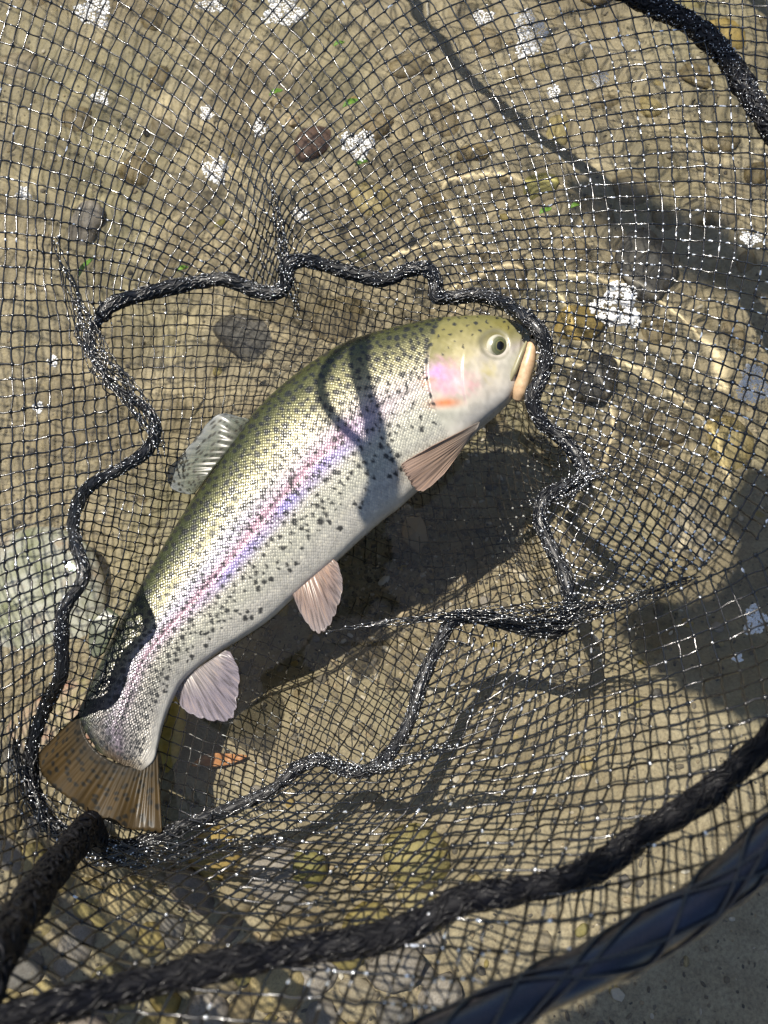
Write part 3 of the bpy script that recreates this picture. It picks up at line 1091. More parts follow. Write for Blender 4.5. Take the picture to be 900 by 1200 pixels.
UPPER = [  # px, py, angle A, spacing A, angle B, spacing B
    (30, 40, 20, 24, 106, 18), (20, 150, 9, 24, 95, 13), (10, 270, 2, 23, 90, 12), (100, 100, 27, 22, 110, 15), (200, 60, 38, 20, 126, 17), (250, 100, 41, 18, 127, 18),
    (200, 200, 31, 18, 120, 14.5), (130, 230, 17, 20, 104, 12), (250, 260, 38, 13.5, 138, 14), (330, 60, 46, 18, 135, 18), (400, 60, 50, 16, 143, 17), (500, 60, 61, 16, 157, 18),
    (580, 80, 71, 17.5, 163, 18), (420, 170, 52, 15, 142, 13), (455, 250, 50, 13.5, 138, 9.5), (350, 190, 45, 16, 138, 15), (313, 200, 55, 15, 108, 8), (324, 270, 58, 10, 100, 4.5),
    (330, 310, 55, 10, 105, 4), (375, 265, 50, 14, 165, 10), (560, 270, 66, 13, 172, 11), (520, 200, 60, 15, 155, 14), (650, 60, 74, 17.5, 167, 21), (750, 120, 83, 17, 172, 18), (850, 180, 94, 17, 180, 17),
    (640, 200, 75, 15.5, 166, 16), (750, 230, 83, 16, 177, 17), (850, 250, 96, 17, 183, 18), (650, 320, 82, 12, 182, 13), (750, 330, 95, 14.5, 186, 15), (850, 330, 107, 17, 192, 18),
    (700, 380, 95, 12, 190, 13), (850, 420, 112, 18, 200, 17), (680, 450, 105, 14.5, 200, 13), (780, 480, 110, 15.5, 205, 14), (870, 500, 112, 19, 208, 18), (730, 540, 118, 14, 211, 8.5),
    (800, 560, 122, 17, 211, 15), (650, 420, 102, 14, 192, 13), (700, 630, 128, 12, 214, 15), (780, 610, 117, 15, 215, 15), (860, 610, 115, 17, 219, 16), (770, 670, 112, 12, 217, 8),
    (700, 690, 125, 9, 200, 9), (40, 400, -3, 22, 88, 19), (80, 320, -2, 22, 88, 13), (60, 290, 2, 22, 84, 7), (40, 480, -9, 20, 86, 17), (60, 550, -16, 19, 82, 14.5), (130, 530, -20, 17, 80, 13), (30, 650, -26, 15, 72, 14),
    (50, 720, -30, 14, 74, 13), (30, 800, -32, 15, 82, 11), (25, 900, -24, 13, 92, 9), (40, 970, -18, 15, 100, 14), (150, 300, 10, 16, 112, 9), (100, 360, -4, 22, 84, 7), (200, 310, 22, 12, 118, 11), (560, 320, 62, 10, 178, 10), (430, 300, 52, 9, 150, 9),
    (260, 310, 32, 9, 130, 11), (-150, 500, -8, 24, 88, 20), (-150, 100, 12, 26, 96, 20), (300, -80, 42, 20, 130, 20), (600, -60, 70, 20, 163, 20), (950, 400, 110, 20, 200, 20), (950, 560, 118, 18, 212, 17), (-100, 900, -22, 18, 92, 16),
]
LOWER = [
    (880, 700, 65, 21, 155, 20), (800, 730, 73, 21, 160, 19), (740, 800, 82, 19, 164, 19), (860, 800, 74, 22, 161, 21), (700, 860, 100, 18.5, 167, 18), (640, 800, 100, 15, 158, 13), (560, 780, 112, 13, 156, 12),
    (600, 900, 113, 16, 169, 15), (500, 960, 126, 15, 172, 12), (400, 960, 140, 10, 174, 12), (330, 950, 149, 9, 176, 11), (450, 1040, 132, 13, 182, 9), (300, 1040, 140, 14, 190, 14), (200, 1060, 143, 19, 204, 20),
    (100, 1060, 148, 22, 216, 24), (60, 1130, 145, 25, 214, 26), (300, 1090, 138, 18, 192, 20), (560, 1000, 120, 18, 172, 16), (700, 960, 100, 22, 167, 22), (820, 880, 84, 23, 163, 24), (210, 1000, 150, 8, 184, 10), (520, 880, 122, 11, 165, 8),
    (700, 740, 88, 16, 162, 14), (960, 700, 68, 22, 157, 21), (0, 1150, 145, 26, 214, 26), (610, 770, 108, 13, 155, 10),
]
INNER = [
    (150, 420, -2, 12.5, 86, 12), (250, 400, 0, 13, 91, 12.5), (200, 480, -6, 13, 86, 13), (300, 370, 5, 12, 96, 12), (350, 380, 10, 11, 102, 10), (420, 360, 12, 9, 98, 9), (150, 600, 14, 12, 95, 10), (130, 680, 18, 12, 100, 11),
    (85, 800, 18, 13, 98, 11), (60, 880, 20, 13, 98, 10), (640, 500, 28, 9, 104, 9), (600, 640, -20, 10, 62, 11), (650, 600, -15, 11, 66, 12), (450, 790, 38, 13, 126, 13), (300, 860, 26, 15, 118, 15), (230, 920, 18, 15, 104, 16),
    (400, 850, 37, 15, 128, 15), (430, 750, 33, 13, 128, 12), (350, 800, 32, 14, 122, 14), (560, 700, -12, 10, 80, 11), (480, 345, 12, 9, 98, 9), (590, 365, 16, 9, 100, 8), (180, 550, 4, 10, 90, 10), (280, 560, 0, 13, 90, 12), (400, 560, 10, 12, 95, 12),
]

# heights: between the seam ring and the rim the wall rises, with soft pleats
hz_u0 = shepard(ring_ctrl + rim_ctrl + corner_ctrl + [(30, 450, .060, 1.5), (20, 700, .080, 1.5), (40, 250, .055, 1.5), (200, 150, .045, 1.5), (420, 150, .045, 1.5), (620, 150, .05, 1.5), (780, 250, .060, 1.5), (840, 420, .075, 1.5),
                (760, 480, .05, 1.2), (800, 620, .075, 1.2), (320, 240, .05, 1.2), (700, 420, .035, 1.0), (680, 650, .03, 1)], 2.8, 14)
hz_l0 = shepard(ring_ctrl + rim_ctrl + corner_ctrl + [(800, 780, .11, 1.5), (700, 860, .11, 1.5), (560, 850, .06, 1.2), (600, 950, .12, 1.5), (450, 970, .08, 1.5), (300, 1040, .13, 1.5), (150, 1060, .17, 1.2), (430, 1030, .10, 1.5), (880, 700, .12, 1.5), (640, 780, .055, 1.2)], 2.8, 14)
hz_u = lambda x, y: hz_u0(x, y) + .004 * sines(x / 100, y / 100, 8, 1.5, 5, 41)
hz_l = lambda x, y: hz_l0(x, y) + .004 * sines(x / 100, y / 100, 8, 1.5, 5, 42)
hz_i = shepard([(p[0], p[1], p[2] - .004, 1.2) for p in ring_px[::8]] + [(180, 420, .002, 2), (260, 400, -.004, 2), (320, 390, -.008, 2), (220, 500, .004, 2), (400, 380, -.004, 2), (150, 620, .030, 1.5), (120, 720, .034, 1.5), (90, 800, .036, 1.5),
                (300, 540, -.05, 5), (400, 500, -.055, 6), (480, 460, -.055, 6), (560, 430, -.04, 4), (230, 650, -.05, 5), (180, 760, -.03, 3), (140, 850, -.02, 3), (350, 620, -.055, 6), (150, 920, -.01, 2),
                (420, 680, -.16, 6), (500, 620, -.16, 6), (560, 560, -.16, 6), (590, 500, -.15, 4), (560, 660, -.15, 5), (480, 690, -.16, 5), (360, 740, -.15, 4), (290, 790, -.08, 3), (610, 600, -.06, 2),
                (640, 640, -.01, 2), (430, 790, -.03, 3), (330, 850, -.03, 3), (250, 900, -.012, 2), (440, 850, -.008, 2), (380, 820, -.035, 3), (640, 510, -.005, 2)], 3.0, 12)

Xg, Yg, I_, J_ = lattice(UPPER, -520, 1060, -540, 1230, v_upper)
K = knots(Xg, Yg, I_, J_, v_upper)
gl_u = lambda x, y: .62 * smooth(470, 620, x + (y - 200) * .15) * smooth(900, 780, y) + .25 * np.exp(-(np.hypot(x - 450, y - 240) / 70) ** 2) + .14 * smooth(160, 60, x) * (y < 320)
net_mesh('side_netting', K, v_upper, hz_u, .00062, .00148, .04, seed=1, glint=gl_u)
Xg, Yg, I_, J_ = lattice(LOWER, -230, 1060, 560, 1290, v_lower)
K = knots(Xg, Yg, I_, J_, v_lower)
gl_l = lambda x, y: .28 * np.exp(-(np.hypot(x - 600, y - 800) / 110) ** 2) + .25 * np.exp(-(np.hypot(x - 640, y - 740) / 60) ** 2)
net_mesh('front_netting', K, v_lower, hz_l, .00062, .00145, .05, seed=2, glint=gl_l)
Xg, Yg, I_, J_ = lattice(INNER, 20, 720, 280, 1020, v_inner)
K = knots(Xg, Yg, I_, J_, v_inner)
gl_i = lambda x, y: .3 * smooth(560, 620, x) + .2 * np.exp(-(np.hypot(x - 350, y - 800) / 90) ** 2)
net_mesh('bottom_netting', K, v_inner, hz_i, .00046, .00098, .05, seed=3, glint=gl_i)

# the hoop of the net, its rim cord, and the strip of netting that wraps it
HOOP = [(200, 1330, .29), (400, 1262, .29), (540, 1208, .285), (620, 1166, .28), (700, 1130, .278), (780, 1084, .276), (840, 1042, .275), (905, 985, .275), (980, 905, .275), (1060, 780, .272), (1110, 600, .25), (1100, 420, .19),
        (1120, 180, .12), (1080, -30, .09), (1000, -180, .075), (880, -300, .065), (690, -420, .058), (470, -540, .055), (200, -640, .05), (-130, -660, .05), (-420, -540, .06), (-620, -230, .08), (-670, 220, .11), (-590, 600, .14), (-520, 900, .19), (-360, 1140, .24), (-150, 1290, .28), (60, 1340, .29)]
hoop_px = catmull(HOOP, 500, True)


def px_path(P):
    return at(P[:, 0], P[:, 1], P[:, 2])


def mat_hoop():
    t = NT('dark_blue_hoop_paint')
    p = pos(t)
    n = t.noise(60, 4, .6, p)
    n2 = t.noise(700, 3, .6, p)
    t.l(t.ramp(n, [(.3, (.003, .004, .008)), (.6, (.006, .010, .026)), (.8, (.012, .022, .05))]), t.b.inputs['Base Color'])
    t.l(t.ramp(n2, [(.3, (.22,) * 3), (.7, (.42,) * 3)]), t.b.inputs['Roughness'])
    t.set(Metallic=.3, Coat_Weight=.6, Coat_Roughness=.2)
    t.bump(n2, .3, .0008)
    return t.m


Vh, Fh = tube(px_path(hoop_px), .0070, 24, True)
mesh_obj('hoop', Vh, Fh, mat_hoop(), net)
# handle leaving the hoop towards the angler, beyond the lower left corner
hb = at(np.array([-140.]), np.array([1290.]), np.array([.292]))[0]
hp = np.array([hb + np.array([-.01, -.02, 0]) * s for s in np.linspace(0, 18, 30)])
Vh, Fh = tube(hp, np.interp(np.linspace(0, 1, 30), [0, .1, .9, 1], [.013, .015, .015, .012]), 20)
mesh_obj('handle', Vh, Fh, mat_plain('handle_foam', (.012, .012, .013), .8), net)

def speckle(P, r, n, seed):
    """tiny beads of water on the upper side of a cord"""
    rg = np.random.default_rng(seed)
    T, N, B = frames(P, True)
    k = rg.integers(0, len(P), n)
    a = rg.uniform(-.3, math.pi + .3, n)
    rad = np.broadcast_to(r, (len(P),))[k] * .97
    Q = P[k] + T[k] * rg.normal(size=(n, 1)) * .001 + rad[:, None] * (np.cos(a)[:, None] * N[k] + np.sin(a)[:, None] * np.where(B[k][:, 2:3] > 0, 1, -1) * B[k])
    for q in Q: DROPS.append((*q, rg.uniform(.00018, .0005)))


P = px_path(ring_px)
rr = np.interp(np.linspace(0, 1, 720), [0, .02, .28, .45, .55, .68, .75, .86, .93, .955, 1], [.0062, .0064, .0062, .0058, .0052, .0046, .0056, .0044, .0050, .0030, .0040]) * .88
V, Q = rope(P, rr, 11, closed=True, seed=1)
mesh_obj('bottom_seam_cord', V, Q, M['cord'], net)
speckle(P, rr, 2600, 51)
P = px_path(rim_px)
V, Q = rope(P, np.interp(np.linspace(0, 1, len(P)), [0, .42, .50, .75, .8, 1], [.0057, .0057, .0084, .0084, .0057, .0057]), 13, closed=True, seed=2)
M['webbing'] = mat_twine('black_webbing', (.003, .003, .0045), .45, 1500, .08)
M['webbing'].node_tree.nodes['Principled BSDF'].inputs['Specular IOR Level'].default_value = .22
mesh_obj('rim_cord', V, Q, M['webbing'], net)
speckle(P[450:620], .0085, 700, 52)
P = px_path(corner_px)
V, Q = rope(P, np.interp(np.linspace(0, 1, 120), [0, .1, 1], [.006, .0082, .0080]), 13, seed=3)
mesh_obj('corner_seam_cord', V, Q, M['webbing'], net)


# unseen looped cord, added along the sun rays only to shadow the trout
def shadow_path(path, lift):
    out = []
    for (x, y), t in zip(path, lift):
        p, _ = near_uv(x, y)
        out.append(p + to_sun * t)
    return np.array(out)


LB = [(418, 402), (392, 428), (377, 462), (384, 494), (408, 522), (432, 542)]
RB = [(424, 402), (421, 432), (427, 468), (436, 505), (444, 540)]
TB = [(438, 541), (446, 566), (444, 592), (436, 618)]
a = shadow_path(LB, [.44, .435, .43, .425, .42, .418]); b = shadow_path(RB, [.44, .437, .432, .425, .419]); c = shadow_path(TB, [.418, .414, .408, .400])
lacc = Acc()
lacc.add(*rope(catmull(np.vstack([a[0] + to_sun * .5, a[0] + to_sun * .25, a[0] + to_sun * .06, a]), 90), .0042, 9, seed=11))
lacc.add(*rope(catmull(np.vstack([b[0] + to_sun * .5, b[0] + to_sun * .25, b[0] + to_sun * .06, b]), 90), .0072, 9, seed=12))
lacc.add(*rope(catmull(c, 40), np.interp(np.linspace(0, 1, 40), [0, .2, 1], [.010, .011, .007]), 9, seed=13))
mesh_obj('shadow_cord', *lacc.get(), M['webbing'], net)


def strip_valid(x, y):
    return poly_mask(hoop_px[::3, :2], x, y) & ~poly_mask(rim_poly, x, y)


hoop_ctrl = [(p[0], p[1], p[2] + .004, 1.2) for p in hoop_px[::6]]
STRIP = [(450, 1150, 25, 28, 124, 30), (300, 1160, 22, 28, 128, 30), (600, 1110, 24, 27, 118, 28), (750, 1020, 14, 24, 108, 22), (860, 950, 8, 24, 100, 22), (950, 830, -10, 24, 85, 22), (100, 1220, 20, 28, 128, 30), (850, 40, 182 - 180, 13, 92, 13), (950, 200, 10, 16, 98, 15), (600, -120, -12, 18, 75, 18), (250, -160, -30, 20, 60, 20), (-250, 400, -80, 24, 10, 24), (-200, 1000, -60, 26, 40, 26)]
Xg, Yg, I_, J_ = lattice(STRIP, -690, 1140, -680, 1360, strip_valid, 14.0)
K = knots(Xg, Yg, I_, J_, strip_valid)
net_mesh('rim_netting', K, strip_valid, shepard(hoop_ctrl + rim_ctrl, 2.6, 8), .00062, .0012, .03, seed=4, glint=lambda x, y: 1.1 * np.exp(-(np.hypot(x - 500, y - 1165) / 120) ** 2))

# meshes wrapped round the hoop
acc = Acc()
Hp = px_path(hoop_px)
Lh = np.concatenate([[0], np.cumsum(np.linalg.norm(np.diff(Hp, axis=0), axis=1))])
Th, Nh, Bh = frames(Hp, True)
for s in range(5):
    for sg in (1, -.6):
        ph = sg * Lh / (.0092 * 2 * np.pi) * .55 * 2 * np.pi + s / 6 * 2 * np.pi + .5 * np.sin(Lh * (23 + 7 * s) + s)
        Qh = Hp + .0076 * (np.cos(ph)[:, None] * Nh + np.sin(ph)[:, None] * Bh)
        acc.add(*tube(catmull(Qh, 2000), .00062, 5))
V, Q = acc.get()
tag(mesh_obj('hoop_lashing', V, Q, M['twine'], net), kind='stuff')


def bunch(name, path, width, density, seed, r=.00045):
    """netting gathered into a crumpled band along a path of (px, py, z)"""
    rg = np.random.default_rng(seed)
    n = 90
    p = catmull(path, n)
    wd = np.interp(np.linspace(0, 1, n), np.linspace(0, 1, len(width)), width)
    P = px_path(p)
    L = np.concatenate([[0], np.cumsum(np.linalg.norm(np.diff(P, axis=0), axis=1))])
    T, N, B = frames(P)
    acc = Acc()
    m = density
    for s in range(m):
        for sg in (1, -1, .25):
            ph = sg * L / .022 * 2 + rg.uniform(0, 6.28) + .5 * np.sin(L * rg.uniform(60, 160) + rg.uniform(0, 6))
            am = rg.uniform(.35, 1.05)
            Qp = P + N * (wd * am * np.sin(ph))[:, None] + B * (wd * .35 * np.cos(ph + s) + .0015)[:, None] + rg.normal(size=(n, 3)) * .00035
            a0 = int(n * rg.uniform(0, .55)); a1 = n - int(n * rg.uniform(0, .42))
            Qp = Qp[a0:a1]
            acc.add(*tube(catmull(Qp, 180), r, 5))
            k = rg.integers(0, len(Qp), 9)
            for q in Qp[k]: DROPS.append((*(q + [0, 0, r]), rg.uniform(.0003, .0007)))
    V, Q = acc.get()
    o = mesh_obj(name, V, Q, M['twine'], net)
    tag(o, kind='stuff')
    return o


bunch('gathered_netting', [(60, 265, .075), (72, 305, .065), (90, 355, .052), (104, 395, .045), (130, 440, .045), (165, 480, .044), (183, 510, .042), (192, 545, .036)], [.0, .003, .005, .009, .010, .008, .005, .001], 9, 1)
bunch('gathered_netting', [(380, 742, .020), (440, 732, .032), (520, 722, .036), (600, 722, .042), (660, 722, .042), (715, 710, .045), (770, 693, .055), (820, 674, .065)], [.001, .003, .004, .007, .009, .006, .004, .002], 9, 2)
bunch('gathered_netting', [(20, 840, .036), (24, 890, .020), (42, 945, .018), (88, 984, .018), (145, 1002, .020), (200, 999, .028), (260, 990, .042), (340, 985, .05)], [.002, .006, .009, .010, .008, .006, .005, .001], 12, 3)
bunch('gathered_netting', [(318, 205, .06), (325, 250, .048), (333, 295, .036), (342, 335, .024), (352, 375, .004)], [.001, .003, .005, .005, .003], 6, 4)
bunch('gathered_netting', [(735, 545, .045), (705, 555, .035), (685, 562, .028), (650, 585, .02), (600, 592, .0)], [.0015, .004, .005, .004, .002], 5, 5)
bunch('gathered_netting', [(300, 908, .03), (370, 893, .032), (440, 900, .036), (520, 878, .05), (600, 858, .075)], [.002, .003, .003, .0025, .001], 5, 6)

# drops
DR = np.array(DROPS)
Vd = (DR[:, None, :3] + ICO_V[None] * DR[:, None, 3:4]).reshape(-1, 3)
Fd = (ICO_F[None] + (np.arange(len(DR)) * len(ICO_V))[:, None, None]).reshape(-1, 3)
fv, ff, fn = [], [], 0
for a_, m_, b_, r_ in FILMS:
    v_, f_ = tube(np.array([a_, (a_ + m_) / 2, m_, (m_ + b_) / 2, b_]), r_ * np.array([.45, 1, 1.05, 1, .45]), 6)
    fv.append(v_); ff.append(np.vstack([f_[:, [0, 1, 2]], f_[:, [0, 2, 3]]]) + fn); fn += len(v_)
if fv:
    Fd = np.vstack([Fd, np.vstack(ff) + len(Vd)])
    Vd = np.vstack([Vd, np.vstack(fv)])
td = NT('water_drops')
td.set(Base_Color=(.9, .92, .95), Roughness=.22, Metallic=.8, Coat_Weight=1.0, Coat_Roughness=.08)
tag(mesh_obj('clinging_droplets', Vd, Fd, td.m, net), kind='stuff')

# ------------------------------------------------------------------ stones and pebbles on the bed


def stone_mesh(name, seed, sub=3, flat=.55, facets=4):
    rg = np.random.default_rng(seed)
    bm = bmesh.new()
    bmesh.ops.create_icosphere(bm, subdivisions=sub, radius=1)
    co = np.array([v.co[:] for v in bm.verts])
    f = np.ones(len(co))
    for _ in range(7):
        d = rg.normal(size=3); d /= np.linalg.norm(d)
        f += .10 * np.sin((co @ d) * rg.uniform(1.5, 3.5) + rg.uniform(0, 6))
    for _ in range(facets):                  # worn facets
        d = rg.normal(size=3); d /= np.linalg.norm(d)
        h = rg.uniform(.72, .9)
        k = co @ d * f
        f = np.where(k > h, f * (h + (k - h) * .3) / np.maximum(k, 1e-6), f)
    co = co * f[:, None] * np.array([1, rg.uniform(.65, .95), flat])
    for v, c in zip(bm.verts, co): v.co = c
    me = bpy.data.meshes.new(name)
    bm.to_mesh(me); bm.free()
    me.polygons.foreach_set('use_smooth', [True] * len(me.polygons))
    me.materials.append(M['pebble_tan'])
    return me


PEB = [stone_mesh('pebble', 100 + s, 2, .5 + .1 * (s % 3)) for s in range(8)]
SMOOTH = stone_mesh('stone', 321, 4, .45, 0)
STO = [stone_mesh('stone', 200 + s, 4, .5) for s in range(6)]


def put(me, name, px, py, r, mat, parent=None, sink=.35, rz=None, rg=random, flat=1.0):
    x, y = on_bed(px, py, r * .3)[:2]
    o = bpy.data.objects.new(name, me)
    C.objects.link(o)
    z = float(bed_z(np.array([x]), np.array([y]))[0])
    o.location = (x, y, z + r * (.5 - sink) * flat)
    o.rotation_euler = (rg.uniform(-.25, .25), rg.uniform(-.25, .25), rg.uniform(0, 6.28) if rz is None else rz)
    o.scale = (r, r, r * flat)
    o.material_slots[0].link = 'OBJECT'
    o.material_slots[0].material = mat
    o.cycles.is_caustics_receiver = True
    if parent:
        o.parent = parent
        o.matrix_parent_inverse = parent.matrix_basis.inverted()
    return o


placed = []
rgp = random.Random(9)


def scatter(n, region, rmin, rmax, mats, gap=.95, sink=.40):
    x0, y0, x1, y1 = region
    c = 0
    for _ in range(n * 12):
        if c >= n: break
        x, y = rgp.uniform(x0, x1), rgp.uniform(y0, y1)
        rp = rgp.uniform(rmin, rmax) * rgp.uniform(.6, 1)
        if any(math.hypot(x - a, y - b) < (rp + r) * gap for a, b, r in placed): continue
        placed.append((x, y, rp))
        put(rgp.choice(PEB), 'pebble', x, y, rp / (1450 if y > 600 else 1300), M[rgp.choice(mats)], bed, sink, rg=rgp, flat=rgp.uniform(.6, 1))
        c += 1


big = [  # px, py, radius px, material, label
    (8, 700, 100, 'pale', 'large pale greenish white stone with pinkish stains beside the seam cord'),
    (75, 850, 60, 'blush', 'pinkish tan mottled stone beside the trout tail under the net'),
    (285, 395, 46, 'shadow_stone', 'dark stone in place of a shadow under the net between seam cord and trout back'),
    (395, 378, 34, 'pebble_tan', 'brown rounded stone behind the trout shoulder'),
    (760, 310, 48, 'shadow_stone', 'dark stone in place of the shadow band behind the ring of foam bubbles'),
    (700, 440, 40, 'shadow_stone', 'blackish stone in place of a shadow in front of the trout mouth'),
    (675, 375, 28, 'pebble_gold', 'small yellowish stone right by the trout snout'),
    (100, 265, 34, 'pebble_grey', 'grey stone under the pleated netting near the green blade'),
    (365, 168, 30, 'rust', 'small reddish brown stone near a round foam patch'),
    (820, 625, 40, 'pebble_tan', 'light tan stone at the edge of the dark shaded bed'),
]


def stone_special(name, stops):
    t = NT(name)
    tc = t.n('ShaderNodeTexCoord').outputs['Object']
    n1 = t.noise(2.8, 5, .6, tc)
    n2 = t.noise(12, 4, .7, tc)
    c = t.ramp(n1, stops)
    c = t.mix(.5, c, t.ramp(n2, [(.35, (.5, .48, .45)), (.55, (1, 1, 1))]), 'MULTIPLY')
    t.l(c, t.b.inputs['Base Color'])
    t.set(Roughness=.65)
    t.bump(n2, .4, .003)
    return t.m


M['pale'] = stone_special('pale_stone', [(.30, (.22, .24, .12)), (.42, (.38, .39, .28)), (.55, (.54, .54, .48)), (.68, (.44, .36, .27)), (.78, (.45, .22, .16))])
M['blush'] = stone_special('blush_stone', [(.30, (.30, .27, .12)), (.45, (.46, .38, .25)), (.58, (.50, .36, .27)), (.70, (.46, .20, .14))])
M['shadow_stone'] = stone_special('shadow_patch_stone', [(.3, (.075, .071, .066)), (.55, (.12, .11, .098)), (.75, (.15, .13, .09))])  # dark stones put in where the bed has only soft shadows
M['rust'] = stone_special('rust_stone', [(.3, (.12, .07, .05)), (.6, (.18, .11, .085)), (.8, (.10, .08, .07))])
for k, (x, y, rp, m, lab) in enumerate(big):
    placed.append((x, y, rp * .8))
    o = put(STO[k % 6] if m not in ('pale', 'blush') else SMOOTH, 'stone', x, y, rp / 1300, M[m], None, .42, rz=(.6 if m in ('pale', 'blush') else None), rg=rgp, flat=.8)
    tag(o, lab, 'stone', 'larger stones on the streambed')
scatter(62, (-60, 1000, 520, 1240), 24, 40, ['pebble_gold', 'pebble_grey', 'pebble_tan', 'pebble_gold'], .78)
scatter(34, (-60, 880, 60, 1010), 16, 30, ['pebble_tan', 'pebble_grey'], .85)
scatter(22, (-60, -60, 600, 260), 20, 46, ['pebble_tan', 'pebble_gold', 'pebble_tan'], 1.0, .62)
scatter(34, (560, -60, 960, 560), 20, 48, ['pebble_tan', 'pebble_gold', 'pebble_tan'], 1.0, .60)
scatter(50, (-60, -60, 960, 620), 5, 12, ['pebble_tan', 'pebble_gold', 'pebble_tan'], 1.1, .5)
scatter(70, (200, 640, 960, 1240), 4, 11, ['pebble_tan', 'pebble_gold', 'pebble_grey'], 1.1)
# fine gravel, most of it in the hollow below the belly
n = 12000
gx = np.concatenate([rng.normal(490, 120, n // 2), rng.uniform(-100, 1000, n // 2)])
gy = np.concatenate([rng.normal(660, 110, n // 2), rng.uniform(-100, 1300, n // 2)])
G3 = on_bed(gx, gy)
gr = rng.lognormal(-.1, .5, n) * .00125
gz = bed_z(G3[:, 0], G3[:, 1])
cen = np.stack([G3[:, 0], G3[:, 1], gz + gr * .25], -1)
ang = rng.uniform(0, 6.28, n)
stretch = np.stack([rng.uniform(.8, 1.6, n), rng.uniform(.6, 1.0, n), rng.uniform(.5, .9, n)], -1)
loc = ICO_V[None] * (gr[:, None] * stretch)[:, None]
cs, sn = np.cos(ang)[:, None], np.sin(ang)[:, None]
loc = np.stack([loc[..., 0] * cs - loc[..., 1] * sn, loc[..., 0] * sn + loc[..., 1] * cs, loc[..., 2]], -1)
Vg = (cen[:, None] + loc).reshape(-1, 3)
Fg = (ICO_F[None] + (np.arange(n) * len(ICO_V))[:, None, None]).reshape(-1, 3)


def mat_gravel():
    t = NT('gravel_grains')
    g = t.n('ShaderNodeNewGeometry').outputs['Random Per Island']
    t.l(t.ramp(g, [(0, (.06, .055, .05)), (.35, (.15, .13, .10)), (.65, (.24, .20, .14)), (.85, (.42, .32, .19)), (1, (.62, .57, .48))]), t.b.inputs['Base Color'])
    t.set(Roughness=.6)
    return t.m


tag(mesh_obj('gravel', Vg, Fg, mat_gravel(), None, smooth=False), 'fine brown and grey gravel strewn over the silty bed', 'gravel', kind='stuff')

# ------------------------------------------------------------------ foam patches on the water


def mat_foam():
    t = NT('foam_bubbles')
    t.set(Base_Color=(.86, .88, .90), Roughness=.16, Coat_Weight=1.0, Coat_Roughness=.04)
    tr = t.n('ShaderNodeBsdfTransparent')
    lw = t.n('ShaderNodeLayerWeight'); lw.inputs[0].default_value = .35
    fac = t.ramp(lw.outputs['Facing'], [(.0, (.42,) * 3), (.35, (.18,) * 3), (.8, (.0,) * 3)])
    mx_ = t.n('ShaderNodeMixShader')
    t.l(fac, mx_.inputs[0]); t.l(t.b.outputs[0], mx_.inputs[1]); t.l(tr.outputs[0], mx_.inputs[2])
    t.l(mx_.outputs[0], t.out.inputs[0])
    return t.m


M['foam'] = mat_foam()
_h = bmesh.new()
bmesh.ops.create_uvsphere(_h, u_segments=14, v_segments=10, radius=1)
bmesh.ops.delete(_h, geom=[v for v in _h.verts if v.co.z < -.35], context='VERTS')
_h.verts.index_update()
HEMI_V = np.array([v.co[:] for v in _h.verts])
HEMI_F = [[v.index for v in f.verts] for f in _h.faces]
_h.free()


def foam(px, py, rx, ry, label, seed, big_r=.32, hole=0.0):
    rg = np.random.default_rng(seed)
    out = []
    tries = 0
    want = int((20 + rx * ry * .36) * (1 - hole * .4))
    while len(out) < want and tries < 5000:
        tries += 1
        a, q = rg.uniform(0, 6.28), math.sqrt(rg.uniform(0, 1))
        lob = 1 + .18 * math.sin(3 * a + seed) + .12 * math.sin(5 * a + seed * 2)
        x, y = math.cos(a) * q * rx * lob, math.sin(a) * q * ry * lob
        if q < hole and rg.uniform() < .9: continue
        r = max(1.3, min(rx, ry) * big_r * rg.beta(1.3, 3.4))
        if any(math.hypot(x - o[0], y - o[1]) < (r + o[2]) * .68 for o in out): continue
        out.append((x, y, r))
    VV, FF, nv = [], [], 0
    c0 = at(np.array(float(px)), np.array(float(py)), WL)
    zw = float(water_z(np.array([c0[0]]), np.array([c0[1]]))[0])
    o_ = np.array(out)
    cc_ = at(px + o_[:, 0], py + o_[:, 1], np.full(len(o_), zw))
    zs = list(water_z(cc_[:, 0].copy(), cc_[:, 1].copy()))
    for x, y, r in out:
        c = np.array([*at(np.array(float(px + x)), np.array(float(py + y)), zw)[:2], 0.0])
        c[2] = zs.pop(0)
        rm = r / 1640
        VV.append(HEMI_V * rm * np.array([1, 1, .8]) + c + [0, 0, rm * .3 + .0004])
        FF += [[i + nv for i in f] for f in HEMI_F]
        nv += len(HEMI_V)
    V = np.vstack(VV)
    o = mesh_obj('foam_patch', V - c0, FF, M['foam'])
    o.location = tuple(c0)
    tag(o, label, 'foam', 'white foam patches floating on the water')


